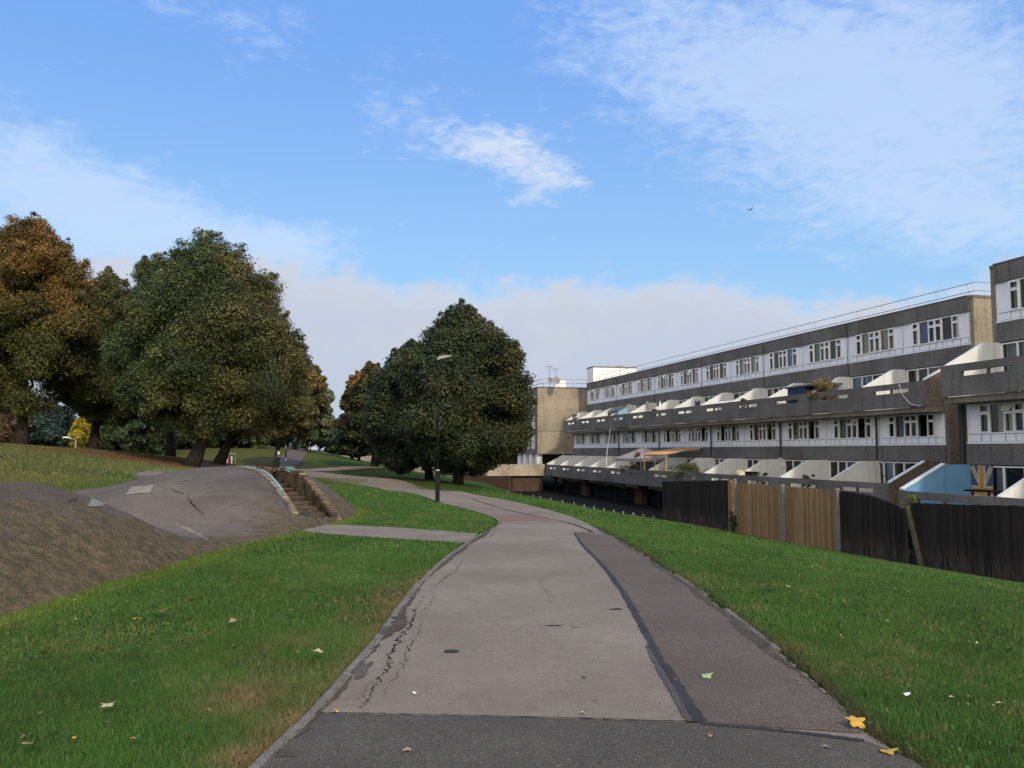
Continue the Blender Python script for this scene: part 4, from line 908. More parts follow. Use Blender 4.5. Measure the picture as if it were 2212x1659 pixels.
# knee rail along the brow of the bank
KG = 'short timber posts of the knee rail'
kp = []
for px, py in [(1097,1060),(1125,1065),(1152,1070),(1167,1073),(1190,1078),(1215,1083),(1240,1088),(1262,1092),(1283,1096),(1305,1101),(1326,1106),(1346,1110),(1368,1114),(1390,1118),(1412,1122)]:
    q = onD(px, py, 15.9); kp.append(sof(q))
for i, s in enumerate(kp):
    g = fw(15.9, s); z = h1(g[0], g[1]); mb = MB((15.9, s, z)); mb.tube([(15.9, s, z - .1), (15.9, s, z + .15), (15.9, s, z + .18)], [.045, .045, .03], 8)
    o = mb.build('knee_rail_post', M['lead']); o.location = fw(15.9, s, z); o.rotation_euler = (0, 0, A); tag(o, 'short pale round topped stub post on the grass brow above the garages', 'post', KG)
mb = MB((15.9, kp[0], 0))
for a, b in zip(kp[:-1], kp[1:]):
    za = h1(*fw(15.9, a)[:2]); zb = h1(*fw(15.9, b)[:2]); mb.tube([(15.97, a, za + .12), (15.97, b, zb + .12)], .014, 6)
o = mb.build('knee_rail', M['pipe']); o.location = fw(15.9, kp[0], 0); o.rotation_euler = (0, 0, A); tag(o, 'low rail linking the stub posts along the grass brow', 'rail')

# ================================================================ LAMP POSTS, BINS, SMALL THINGS
def lamp_post(px, py, Y, ptop, label, bands=False, head=True, name='lamp_post', rs=1.0, hdir=1):
    b = P(px, py, Y); b[2] = h1(b[0], b[1]); zt = P(px, ptop, Y)[2]; root = empty(name, b, label=label, cat='lamp post')
    mb = MB(b); x, y, z = b; mb.tube([(x, y, z - .1), (x, y, z + 1.12), (x, y, z + 1.2)], [.085 * rs, .085 * rs, .05 * rs], 14); mb.build('base_column', M['pole'], root, smooth=False)
    mb = MB(b); mb.tube([(x, y, z + 1.2), (x, y, zt)], [.046 * rs, .034 * rs], 12); mb.build('shaft', M['pole'], root, smooth=True)
    mb = MB(b); mb.tube([(x, y, z + 1.18), (x, y, z + 1.23)], [.087 * rs, .06 * rs], 14); mb.build('collar', M['lamp'], root)
    mb = MB(b); mb.box(x - .03, x + .03, y - .091 * rs, y - .08 * rs, z + .35, z + .75); mb.build('access_door', M['pole'], root)
    if bands:
        mb = MB(b); mb.tube([(x, y, z + .12), (x, y, z + .42)], .09 * rs, 14); mb.tube([(x, y, z + 1.3), (x, y, z + 1.55)], .062 * rs, 12); mb.build('white_band', M['white_paint'], root)
    if head:
        mb = MB(b); h = hdir * .6
        mb.add([(x - .06 * h, y - .09, zt - .04), (x + .12 * h, y - .10, zt + .02), (x + .86 * h, y - .07, zt + .12), (x + .86 * h, y + .07, zt + .12), (x + .12 * h, y + .10, zt + .02), (x - .06 * h, y + .09, zt - .04),
                (x - .06 * h, y - .09, zt + .05), (x + .12 * h, y - .10, zt + .07), (x + .86 * h, y - .07, zt + .145), (x + .86 * h, y + .07, zt + .145), (x + .12 * h, y + .10, zt + .07), (x - .06 * h, y + .09, zt + .05)],
               [(5, 4, 3, 2, 1, 0), (6, 7, 8, 9, 10, 11)] + [(i, (i + 1) % 6, 6 + (i + 1) % 6, 6 + i) for i in range(6)])
        mb.build('lantern', M['lamp'], root)
        mb = MB(b); mb.tube([(x + .02 * h, y, zt + .09), (x + .45 * h, y, zt + .13), (x + .8 * h, y, zt + .14)], [.03, .02, .008], 6); mb.build('lantern_ridge', M['lamp'], root)
    return root
lamp_post(945, 1085, 33, 776, 'tall black lamp post with a flat pale lantern in front of the domed tree')
lamp_post(601, 1021, 60, 800, 'black lamp post with a white foot band at the path junction', True, rs=.95)
lamp_post(670, 983, 100, 850, 'thin dark lamp post on the far green under the pale poplar', rs=.9, hdir=-1)
lamp_post(617, 1004, 82, 906, 'slim black and white banded post beside the playground path', True, head=False, name='banded_post', rs=.75)
def post(px, py, Y, ptop, r_, m, label, name='marker_post', bands=None, cat='post'):
    b = P(px, py, Y); b[2] = h1(b[0], b[1]); zt = P(px, ptop, Y)[2]; root = empty(name, b, label=label, cat=cat)
    mb = MB(b); mb.tube([(b[0], b[1], b[2] - .1), (b[0], b[1], zt - .03), (b[0], b[1], zt)], [r_, r_, r_ * .6], 10); mb.build('shaft', m, root)
    if bands:
        mb = MB(b)
        for q in bands: mb.tube([(b[0], b[1], b[2] + (zt - b[2]) * q), (b[0], b[1], b[2] + (zt - b[2]) * (q + .12))], r_ * 1.05, 10)
        mb.build('white_band', M['white_paint'], root)
post(814, 1013, 80, 985, .07, M['pole'], 'short black bollard with pale bands by the chestnut trunk', 'bollard', (.25, .7), 'bollard')
post(500, 1004, 62, 986, .05, M['white_paint'], 'white painted post under the leaning trees')
post(631, 975, 118, 950, .10, M['lead'], 'pale grey post at the playground gate'); post(628, 975, 119, 947, .10, M['lead'], 'taller grey post left of the playground gate')
post(581, 972, 110, 945, .08, M['lead'], 'grey post between the trees by the playground')
post(707, 984, 116, 965, .06, M['pole'], 'thin black post out on the far green'); post(733, 983, 118, 968, .05, M['pole'], 'short dark post near the pale wall')
M['red'] = simple('faded_red_paint', (.42, .05, .035), .6); M['yellow'] = simple('faded_yellow_paint', (.50, .30, .04), .6); M['green_bin'] = simple('dark_green_plastic', (.02, .05, .03), .5); M['orange_play'] = simple('orange_panel', (.45, .22, .07), .6); M['mint'] = simple('mint_panel', (.32, .45, .40), .6)
def blobmesh(name, parts, m, parent, off):
    mb = MB(off)
    for pts, rs in parts: mb.tube(pts, rs, 8)
    return mb.build(name, m, parent, smooth=True)
# spring rider (yellow)
b = P(605, 972, 110); b[2] = h1(b[0], b[1]); b[0] = P(592, 972, 110)[0] - 1.0
rt = empty('spring_rider', b, label='yellow spring rider on the playground slope', cat='play ride'); x, y, z = b
blobmesh('body', [([(x - .9, y, z + 1.0), (x - .5, y, z + 1.25), (x, y, z + 1.1), (x + .6, y, z + 1.35), (x + .9, y, z + 1.1)], [.15, .42, .38, .45, .12]), ([(x - .2, y, z + 1.0), (x - .2, y, z + .45)], [.25, .3])], M['yellow'], rt, b)
blobmesh('spring', [([(x - .7, y, z - .05), (x - .5, y, z + .9)], [.14, .1]), ([(x + .5, y, z - .05), (x + .5, y, z + 1.0)], [.14, .1])], M['pole'], rt, b)
# play tower (orange/red)
b = P(503, 968, 104); b[2] = h1(b[0], b[1]); b[0] = P(502, 968, 104)[0] + .4; x, y, z = b
rt = empty('play_tower', b, label='small orange and red play tower under the trees', cat='play tower')
mb = MB(b); mb.add([(x - .8, y - .6, z + .7), (x + .8, y - .6, z + .7), (x + .8, y + .6, z + .7), (x - .8, y + .6, z + .7), (x - .45, y - .6, z + 2.2), (x + .45, y - .6, z + 2.2), (x + .45, y + .6, z + 2.2), (x - .45, y + .6, z + 2.2)], [(3, 2, 1, 0), (4, 5, 6, 7), (0, 1, 5, 4), (1, 2, 6, 5), (2, 3, 7, 6), (3, 0, 4, 7)]); mb.build('panel', M['orange_play'], rt)
mb = MB(b)
for sx_ in (-.8, .8): mb.tube([(x + sx_, y - .6, z - .1), (x + sx_ * .6, y - .6, z + 1.9)], .08, 6); mb.tube([(x + sx_, y + .6, z - .1), (x + sx_ * .6, y + .6, z + 1.9)], .08, 6)
mb.build('frame', M['red'], rt); mb = MB(b); mb.tube([(x + .7, y - .7, z + 1.3), (x + 1.8, y - .9, z + .05)], .22, 6); mb.build('slide', M['red'], rt)
# playground gate boards
for i, (px, w, hz, m, lab) in enumerate([(588, .5, 1.4, M['red'], 'low red and white board beside the far lamp post'), (597, .5, 1.3, M['red'], 'small red board behind the banded post'), (611, .7, 1.9, M['mint'], 'mint green board at the playground gate'), (621, 1.1, 1.5, M['red'], 'wide faded red sign board at the playground gate'), (631, .9, 2.1, M['white_paint'], 'tall white board at the playground gate')]):
    b = P(px, 975, 112 + i * .8); b[2] = h1(b[0], b[1]); x, y, z = b; rt = empty('playground_board', b, label=lab, cat='board', group='boards at the playground gate')
    mb = MB(b); mb.box(x - w / 2, x + w / 2, y - .03, y + .03, z + hz * .4, z + hz); mb.build('panel', m, rt, bevel=.01)
    mb = MB(b); mb.box(x - w / 2 + .02, x - w / 2 + .1, y + .031, y + .1, z - .1, z + hz * .9); mb.box(x + w / 2 - .1, x + w / 2 - .02, y + .031, y + .1, z - .1, z + hz * .9); mb.build('legs', M['white_paint'], rt)
b = P(636, 977, 106); b[2] = h1(b[0], b[1]); x, y, z = b; rt = empty('litter_bin', b, label='dark green litter bin at the top of the playground path', cat='bin')
mb = MB(b); mb.tube([(x, y, z), (x, y, z + .95)], [.32, .40], 12); mb.build('body', M['green_bin'], rt); mb = MB(b); mb.tube([(x, y, z + .951), (x, y, z + 1.05), (x, y, z + 1.12)], [.43, .43, .2], 12); mb.build('lid', M['green_bin'], rt)
b = P(491, 1003, 62); b[2] = h1(b[0], b[1]); x, y, z = b; rt = empty('red_box', b, label='small red box with a pale face beside the white post', cat='box')
mb = MB(b); mb.box(x - .18, x + .14, y - .2, y + .2, z, z + .45); mb.build('casing', M['red'], rt, bevel=.02); mb = MB(b); mb.box(x + .0, x + .1, y - .212, y - .201, z + .1, z + .38); mb.build('face_plate', M['white_paint'], rt)
mb = MB(b); mb.box(x - .9, x + .5, y + .3, y + .36, z + .72, z + .80); mb.tube([(x - .85, y + .33, z - .1), (x - .85, y + .33, z + .72)], .03, 6); mb.tube([(x + .45, y + .33, z - .1), (x + .45, y + .33, z + .72)], .03, 6)
tag(mb.build('low_rail', M['lead'], None), 'low pale rail behind the small red box', 'rail'); 
bpy.data.objects['low_rail'].location = b
# street lamp head beyond the slope
b = P(163, 975, 76); b[2] = h1(b[0], b[1]); x, y, z = b; zt = P(163, 950, 76)[2]; rt = empty('street_light', b, label='pale street light with one drooping arm in front of the yellow bush', cat='street light')
mb = MB(b); mb.tube([(x, y, z - .1), (x, y, zt)], .06, 8); mb.tube([(x, y, zt), (x - .25, y, zt + .12), (x - .5, y, zt + .1)], .04, 8); mb.build('pole', M['lamp'], rt)
mb = MB(b); mb.tube([(x - .45, y, zt + .13), (x - .7, y, zt + .2), (x - 1.1, y, zt + .22), (x - 1.2, y, zt + .2)], [.03, .07, .06, .02], 8); mb.build('lantern', M['white_paint'], rt, smooth=True)
# bird
q = P(1620, 454, 60); rt = empty('bird', q, label='tiny dark bird flying high in the blue sky', cat='bird'); x, y, z = q; s = 1.0
mb = MB(q); mb.tube([(x - .16 * s, y, z), (x - .05 * s, y, z + .02), (x + .08 * s, y, z + .01), (x + .15 * s, y, z)], [.008, .04, .035, .006], 8); mb.build('body', M['pole'], rt, smooth=True)
for sg in (-1, 1):
    mb = MB(q); mb.add([(x - .05, y, z + .02), (x + .07, y, z + .02), (x + .04, y + sg * .16, z + .12), (x - .03, y + sg * .30, z + .15), (x - .06, y + sg * .15, z + .11), (x - .05, y, z + .012), (x + .07, y, z + .012), (x + .04, y + sg * .16, z + .112), (x - .03, y + sg * .30, z + .142), (x - .06, y + sg * .15, z + .102)],
                      [(0, 1, 2, 3, 4), (9, 8, 7, 6, 5)]); mb.build('wing', M['pole'], rt)
rt.rotation_euler = (0, 0, .9)
# ---- fallen leaves
LM = [simple('leaf_yellow', (.50, .30, .05), .7, .3, .2, 30), simple('leaf_tan', (.30, .21, .11), .7, .3, .2, 30), simple('leaf_brown', (.18, .09, .04), .7, .3, .2, 30), simple('leaf_pale_green', (.30, .42, .20), .7, .3, .15, 30), simple('leaf_cream', (.42, .35, .21), .7, .3, .15, 30)]
def fallen(px, py, kind, size, m, label, group=None, sd=0, up=.0):
    p = G(px, py); r = np.random.default_rng(sd + int(px)); z = h1(p[0], p[1]) + (.034 if kind != 'g' else .05) + up
    size *= .8; n = 30; a = np.arange(n) * 2 * PI / n; ph = r.uniform(0, 6)
    if kind == 'p': rr = 1 / np.maximum(np.abs(np.cos(a)), np.abs(np.sin(a)) * 1.2) * .8; sx_, sy_ = size / 2, size / 2.6
    elif size > .06: rr = .55 + .45 * np.abs(np.cos(a * 2.5)) ** 1.5 + .05 * r.random(n); sx_, sy_ = size / 2, size / 2
    else: rr = .8 + .2 * np.abs(np.cos(a)); sx_, sy_ = size / 2, size / 3.2
    X = np.cos(a) * rr * sx_; Y = np.sin(a) * rr * sy_; Z = .10 * size * np.cos(a * 2 + ph) * rr + .04 * size
    ca, sa = math.cos(ph), math.sin(ph); V = np.c_[np.r_[0, X * ca - Y * sa], np.r_[0, X * sa + Y * ca], np.r_[0, Z]]
    i = np.arange(n); o = mesh_np('fallen_leaf' if kind != 'p' else 'litter_scrap', V, np.stack([0 * i, 1 + i, 1 + (i + 1) % n], -1), m, loc=(p[0], p[1], z)); o.rotation_euler = (r.normal(0, .15), r.normal(0, .15), 0)
    return tag(o, label, 'leaf' if kind != 'p' else 'litter', group)
fallen(1527, 1470, 'l', .115, LM[3], 'large pale green lobed leaf on the reddish side strip'); fallen(1848, 1580, 'l', .15, LM[0], 'large yellow leaf against the right edging near the bitumen line', up=.02); fallen(1920, 1637, 'l', .12, LM[0], 'yellow lobed leaf at the bottom right end of the path')
fallen(1535, 1602, 'l', .05, LM[1], 'small tan leaf on the dark near strip'); fallen(1785, 1627, 'l', .05, LM[4], 'small cream leaf on the dark strip left of the lobed yellow leaf'); fallen(879, 1634, 'l', .06, LM[1], 'tan leaf at the bottom left of the dark strip')
fallen(896, 1508, 'p', .05, M['white_paint'], 'tiny white scrap on the path left of centre'); fallen(1288, 1525, 'l', .045, LM[1], 'small tan leaf on the path near the dark joint'); fallen(1458, 1478, 'l', .035, LM[4], 'cream leaf lying on the bitumen seam')
fallen(1958, 1518, 'p', .075, M['white_paint'], 'white paper scrap in the right grass', up=.02); fallen(1703, 1278, 'p', .08, M['white_paint'], 'white scrap on the upper right grass', up=.03); fallen(233, 1551, 'g', .12, LM[4], 'cream leaf in the near left grass', up=.03); fallen(65, 1638, 'g', .12, LM[1], 'curled tan leaf at the bottom left corner', up=.03)
fallen(296, 1357, 'g', .13, LM[0], 'yellow leaf in the left grass below the mound', up=.03); fallen(347, 1338, 'g', .14, LM[2], 'curled brown leaf in the left grass', up=.03); fallen(412, 1318, 'g', .13, LM[0], 'upright yellow leaf beside the mound foot', up=.05); fallen(505, 1360, 'g', .12, LM[1], 'tan leaf in the middle of the left grass', up=.03)
fallen(686, 1430, 'g', .10, LM[4], 'cream leaf in the grass near the left edging', up=.03); fallen(824, 1245, 'g', .14, LM[0], 'orange leaf in the grass before the path edging', up=.03); fallen(728, 1548, 'l', .04, LM[0], 'small leaf touching the left edging stones'); fallen(1722, 1478, 'l', .045, LM[4], 'pale leaf on the reddish strip by the edging'); fallen(1730, 1488, 'l', .05, LM[1], 'tan leaf close to the right edging')
fallen(292, 1012 + 420, 'g', .07, LM[4], 'little pale leaf left of the dry patch', up=.03); fallen(1785, 1508, 'l', .05, LM[1], 'tan leaf tucked beside the exposed edging stone'); fallen(1260, 1552, 'l', .05, LM[3], 'greenish leaf on the joint line'); fallen(640, 1432, 'g', .06, LM[4], 'small cream leaf by the yellowing grass', up=.03)
rr_ = np.random.default_rng(77)
for i in range(34):
    px = rr_.choice([rr_.uniform(20, 900), rr_.uniform(1500, 2190)]); py = rr_.uniform(1200, 1640)
    p = G(px, py); 
    if p[0] < -1.4 and p[0] > xedge(p[1]) + .1 or (p[0] > np.interp(p[1], RC[:200, 1], RC[:200, 0]) + .15 and Dof(p) < 15.8): fallen(px, py, 'g', rr_.uniform(.03, .05), LM[rr_.integers(0, 5)], 'small dry leaf lying scattered in the grass', 'small dry leaves scattered in the grass', i, up=.025)
# ================================================================ FLATS
ZR, ZW3t, ZW3b, ZF3b = 9.4, 8.62, 6.96, 6.1
ZP2t, ZP2b, ZW1t, ZW1b, ZF1b = 5.05, 3.78, 3.50, 1.90, 1.03
ZP0t, ZP0b, ZG = 0.0, -1.3, -3.1
BAY = 5.0
WG = 'windows'
def window(parent, off, D, s0, z0, z1, rng, name='window', cols=(.5, .75, .5, .5, .75, .5), order=None, dark=.25, opens=True, tl=.30, topl=True):
    """windows facing -D, pane columns along s"""
    W_ = sum(cols); fr = .055; mb = MB(off); gl = MB(off); s = s0; pan = []
    mb.box(D - .05, D + .04, s0 - fr, s0 + W_ + fr, z0 - fr, z0); mb.box(D - .05, D + .04, s0 - fr, s0 + W_ + fr, z1, z1 + fr)
    mb.box(D - .05, D + .04, s0 - fr, s0, z0, z1)
    for i, w in enumerate(cols):
        mb.box(D - .05, D + .04, s + w - fr / 2, s + w + fr / 2 + (fr / 2 if i == len(cols) - 1 else 0), z0, z1)
        if topl and w < .6:
            mb.box(D - .05, D + .04, s + fr / 2, s + w - fr / 2, z1 - tl - fr, z1 - tl)
            for (a, b) in ((z0, z1 - tl - fr), (z1 - tl, z1)):       # sash rims a little proud
                r0 = .035; mb.box(D - .075, D - .052, s + .03, s + .03 + r0, a + .005, b - .005); mb.box(D - .075, D - .052, s + w - .03 - r0, s + w - .03, a + .005, b - .005)
                mb.box(D - .075, D - .052, s + .03 + r0, s + w - .03 - r0, a + .005, a + .005 + r0); mb.box(D - .075, D - .052, s + .03 + r0, s + w - .03 - r0, b - .005 - r0, b - .005)
        pan.append((s + fr / 2, s + w - fr / 2)); s += w
    fo = mb.build(name, M['upvc'], parent)
    for a, b in pan: gl.add([(D + .01, a, z0), (D + .01, b, z0), (D + .01, b, z1), (D + .01, a, z1)], [(3, 2, 1, 0)])
    gl.build('pane', M['glass'], fo)
    # curtains: folded cloth a hand behind the glass, some panes open to a dark room
    cu = MB(off); cm = [CURT[rng.integers(0, len(CURT))] if rng.random() < .6 else CURT[rng.choice([0, 1, 1])]]; alt = CURT[rng.integers(0, len(CURT))]
    mats = [cm[0], alt]; used = False
    allc = rng.random() > dark
    for a, b in pan:
        if rng.random() < (.12 if allc else .7): continue
        cu.cur = 0 if rng.random() < .75 else 1; used = True; n = max(4, int((b - a) / .05)); ra = a; rb = b
        if rng.random() < .3: rb = a + (b - a) * rng.uniform(.3, .8)
        ys = np.linspace(ra - .01, rb + .01, n); xs = D + .15 + .02 * np.sin(np.arange(n) * 2.1 + rng.uniform(0, 6))
        cu.add([(x, y, z0 - .02) for x, y in zip(xs, ys)] + [(x, y, z1 + .02) for x, y in zip(xs, ys)], [(i, i + 1, n + i + 1, n + i) for i in range(n - 1)])
    if used: cu.build('curtain', mats, fo)
    if opens and rng.random() < .35:
        sa = MB(off); i = int(rng.choice([0, 2, 3, 5])) if len(cols) == 6 else 0; a, b = pan[i]; o_ = .16
        sa.add([(D - .08, a, z1), (D - .08, b, z1), (D - .08 - o_, b, z1 - tl + .04), (D - .08 - o_, a, z1 - tl + .04), (D - .04, a, z1), (D - .04, b, z1), (D - .04 - o_, b, z1 - tl + .02), (D - .04 - o_, a, z1 - tl + .02)],
               [(0, 1, 2, 3), (7, 6, 5, 4), (0, 4, 5, 1), (3, 2, 6, 7), (0, 3, 7, 4), (1, 5, 6, 2)])
        sa.build('open_vent', M['upvc'], fo)
    return fo
def band(parent, off, D, s0, nb, zb, zt, rng, flip=False):
    """white panelled band with a six-light window in each bay"""
    cl = MB(off); jt = MB(off); wz0 = zb + .42; wz1 = zt - .075; wW = 3.5; side = (BAY - wW) / 2
    for b in range(nb):
        a = s0 + b * BAY; w0 = a + side - .06; w1 = a + BAY - side + .06
        cl.box(D, D + .06, a, w0, zb, zt); cl.box(D, D + .06, w1, a + BAY, zb, zt)
        cl.box(D, D + .06, w0, w1, zb, wz0 - .06); cl.box(D, D + .06, w0, w1, wz1 + .06, zt)
        s = a + side; cs = [a + side - .02]
        for w in (.5, .75, .5, .5, .75, .5): s += w; cs.append(s)
        for c_ in cs + [a + .16]: jt.box(D - .006, D - .001, c_ - .011, c_ + .011, zb + .06, zb + .35)
        jt.box(D - .006, D - .001, a + .16, a + BAY - .10, zb + .352, zb + .374); jt.box(D - .006, D - .001, a + .05, a + .07, zb, zt); jt.box(D - .006, D - .001, a + .16, a + BAY - .1, zb + .05, zb + .062)
        window(parent, off, D, a + side, wz0, wz1, rng)
    cl.box(D - .05, D - .0015, s0, s0 + nb * BAY, zb - .03, zb + .03)
    cl.build('white_cladding', M['white_clad'], parent); jt.build('cladding_joints', M['joint'], parent)
def screen(parent, off, D, s0, s1, z0, z1, rng):
    """glazed terrace screen: door and full height lights"""
    cols = [.8, .8, 1.0, .95, .95]; k = (s1 - s0 - .16) / sum(cols); cols = [c_ * k for c_ in cols]
    if rng.random() < .5: cols = cols[::-1]
    return window(parent, off, D, s0 + .08, z0 + .1, z1 - .08, rng, 'terrace_screen', cols, dark=.35, opens=False, topl=False)
def parapet(parent, off, D, s0, nb, zt, zb, seed=0, pale=False):
    for b0 in range(0, nb, 2):
        n = min(2, nb - b0); mb = MB(off); a = s0 + b0 * BAY + .012; e = s0 + (b0 + n) * BAY - .012; th = .14
        zs1, zs0 = zt - .30, zt - .50; x0, x1 = D, D + th
        mb.box(x0, x1, a, e, zs1, zt); mb.box(x0, x1, a, e, zb, zs0); cur = a
        for k in range(n):
            c_ = s0 + (b0 + k) * BAY; sl0, sl1, m0, m1 = c_ + 1.15, c_ + 3.85, c_ + 2.47, c_ + 2.53
            mb.box(x0, x1, cur, sl0, zs0, zs1); mb.box(x0, x1, m0, m1, zs0, zs1); cur = sl1
        mb.box(x0, x1, cur, e, zs0, zs1)
        mb.build('parapet_panel', M['conc'], parent)
def party(parent, off, s, Dp, Df, z0, zp, ztop, flat, m, th=.16, name='party_wall', lip=False):
    mb = MB(off); pk = Df - flat
    poly = [(Dp + .15, z0), (Df, z0), (Df, ztop), (pk, ztop), (pk - .12, ztop - .03), (Dp + .15, zp + .02)]
    mb.prism(poly, s - th / 2, s + th / 2); o = mb.build(name, m, parent)
    if lip:
        mb = MB(off); mb.add([(Dp + .1, s - th / 2 - .04, zp + .03), (Dp + .1, s + th / 2 + .04, zp + .03), (pk, s + th / 2 + .04, ztop + .01), (pk, s - th / 2 - .04, ztop + .01), (Dp + .1, s - th / 2 - .04, zp + .09), (Dp + .1, s + th / 2 + .04, zp + .09), (pk, s + th / 2 + .04, ztop + .07), (pk, s - th / 2 - .04, ztop + .07)],
                             [(3, 2, 1, 0), (4, 5, 6, 7), (0, 1, 5, 4), (1, 2, 6, 5), (2, 3, 7, 6), (3, 0, 4, 7)]); mb.build('coping', M['cream'], o)
    return o
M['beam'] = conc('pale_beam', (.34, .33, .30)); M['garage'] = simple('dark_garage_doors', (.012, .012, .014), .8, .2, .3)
def block(name, s0, nb, D3, label, seed, blue_end=False):
    rng = np.random.default_rng(seed); s1 = s0 + nb * BAY; D1 = D3 - 1.7; P2 = D3 - 2.9; P0 = D3 - 5.1
    orig = fw(D3, s0, 0); root = empty(name, orig, A, label=label, cat='block of flats', group='terraced blocks of flats'); off = (D3, s0, 0)
    def mk(nm, m, fn, par=root):
        mb = MB(off); fn(mb); return mb.build(nm, m, par)
    # roof edge, fascias
    for b in range(0, nb, 2):
        a, e = s0 + b * BAY + .015, s0 + min(b + 2, nb) * BAY - .015
        mk('roof_fascia', M['conc'], lambda m: (m.box(D3 - .10, D3 + .12, a, e, ZW3t, ZR), m.box(D3 - .13, D3 + .14, a, e, ZR, ZR + .05)))
        mk('fascia', M['conc'], lambda m: m.box(D3 - .10, D3 + .12, a, e, ZF3b, ZW3b - .03)); mk('fascia', M['conc'], lambda m: m.box(D1 - .10, D1 + .12, a, e, ZF1b, ZW1b - .03))
    mk('roof', M['conc'], lambda m: m.box(D3 + .125, D3 + 9, s0 + .01, s1 - .01, 9.1, 9.3))
    band(root, off, D3, s0, nb, ZW3b, ZW3t, rng); band(root, off, D1, s0, nb, ZW1b, ZW1t, rng)
    # terrace slabs and dark interiors
    mk('terrace_slab', M['conc_light'], lambda m: m.box(P2 + .145, D3 + .1, s0 + .01, s1 - .01, ZW1t + .004, 3.76)); mk('terrace_slab', M['conc_light'], lambda m: m.box(P0 + .145, D1 + 1, s0 + .01, s1 - .01, -1.27, -1.1))
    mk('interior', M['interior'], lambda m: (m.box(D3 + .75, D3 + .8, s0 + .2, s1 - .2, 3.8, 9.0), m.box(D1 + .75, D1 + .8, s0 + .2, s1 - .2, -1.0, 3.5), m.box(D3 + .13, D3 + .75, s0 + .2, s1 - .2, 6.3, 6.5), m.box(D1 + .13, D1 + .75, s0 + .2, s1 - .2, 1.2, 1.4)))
    parapet(root, off, P2, s0, nb, ZP2t, ZP2b); parapet(root, off, P0, s0, nb, ZP0t, ZP0b)
    for b in range(nb):
        a = s0 + b * BAY
        screen(root, off, D3 + .02, a + .12, a + BAY - .12, 3.80, ZF3b - .02, rng); screen(root, off, D1 + .02, a + .12, a + BAY - .12, -1.08, ZF1b - .02, rng)
    for b in range(nb + 1):
        s = s0 + b * BAY + (.09 if b == 0 else -.09 if b == nb else 0)
        m2 = M['cream']; m0 = M['blue_wall'] if (blue_end and b == nb) else M['cream']
        if b == 0: m2 = m0 = M['pebble_dark']
        party(root, off, s, P2, D3, 3.77, ZP2t, ZF3b - .005, .75, m2, lip=(b == 0)); party(root, off, s, P0, D1, -1.09, ZP0t, ZF1b - .005, 1.3, m0, lip=(b == 0 or b == nb))
        # raking concrete fins and piers carrying the lower terrace
        mk('raking_beam', M['beam'], lambda m: m.prism([(P0 + .16, -1.31), (P0 + 1.95, -1.31), (P0 + 1.95, -1.95), (P0 + .16, -1.5)], s - .09, s + .09))
    for b in range(nb + 1):
        s = s0 + b * BAY + (.3 if b == 0 else -.3 if b == nb else 0)
        if b % 3 == 1: mk('brick_pier', M['brick_dark'], lambda m: m.box(P0 + 1.2, P0 + 1.7, s - .8, s + .8, ZG, -1.32))
        else: mk('pier', M['garage'], lambda m: m.box(P0 + 1.0, P0 + 1.25, s + .1, s + .35, ZG, -1.32))  # piers take the garage black, undercroft shade put into their colour
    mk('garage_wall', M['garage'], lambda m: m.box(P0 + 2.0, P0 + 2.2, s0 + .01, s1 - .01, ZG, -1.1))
    # end walls
    for (ya, yb, fl) in ((s0 - .25, s0 + .005, 0), (s1 - .005, s1 + .25, 1)):
        mk('end_wall', M['pebble'], lambda m: m.box(D3 - .02, D3 + 9.1, ya, yb, 3.9, ZR - .12)); mk('end_wall', M['pebble_dark'], lambda m: m.box(D1 - .02, D3 + 9.08, ya, yb, -1.1 if not fl else ZG, 3.895))
        mk('end_coping', M['conc'], lambda m: m.box(D3 - .05, D3 + 9.15, ya - .03, yb + .005, ZR - .12, ZR + .02))
    # roof rail
    def rail(m):
        Dr = D3 + 1.5; zt = 10.42
        m.tube([(Dr, s0 + 1.2, zt), (Dr, s1 - 1.0, zt)], .024, 6); m.tube([(Dr, s0 + 1.2, zt - .45), (Dr, s1 - 1.0, zt - .45)], .024, 6)
        m.tube([(Dr, s0 + 1.2, zt), (Dr + 5, s0 + 1.2, zt)], .024, 6); m.tube([(Dr, s0 + 1.2, zt - .45), (Dr + 5, s0 + 1.2, zt - .45)], .024, 6)
        s = s0 + 1.8
        while s < s1 - 1: m.tube([(Dr + .22, s, 9.28), (Dr, s, zt)], .024, 6); s += 2.35
        m.tube([(Dr + 2.5, s0 + 1.4, 9.28), (Dr + 2.5, s0 + 1.2, zt)], .03, 6); m.tube([(Dr + 5, s0 + 1.4, 9.28), (Dr + 5, s0 + 1.2, zt)], .03, 6)
    mk('roof_railing', M['rail_metal'], rail)
    # drainpipes
    def dp(m, s, k):
        m.tube([(D1 - .13, s, 3.45), (D1 - .13, s, 1.3), (D1 - .14, s + .02, .98), (D1 - .22, s - .45 * k, .86), (D1 - .22, s - .5 * k, -1.05)], .055, 8); m.tube([(D1 - .22, s - .5 * k, .15), (D1 - .22, s - .5 * k, .3)], .075, 8)
    for q in [1.04] + ([3.02, 5.02, 7.02, 9.02] if nb > 6 else []):
        mk('drainpipe', M['pipe'], lambda m: dp(m, s0 + q * BAY, 1 if q == 1.04 else .2))
    for q in ([2, 4, 6, 8, 10] if nb > 6 else []):
        mk('cable_run', M['pipe'], lambda m: m.tube([(D3 - .14, s0 + q * BAY + .03, 9.3), (D3 - .13, s0 + q * BAY, 7), (D3 - .14, s0 + q * BAY - .04, 6.15)], .018, 5))
    return root, off
main, moff = block('apartment_block', 36.8, 12, 32.9, 'long concrete block of flats with white window bands and stepped terraces', 5)
near, noff = block('apartment_block', 30.4 - 15, 3, 28.5, 'nearer block of flats cut by the right edge with the blue party wall', 8, blue_end=True)
bpy.context.view_layer.update()
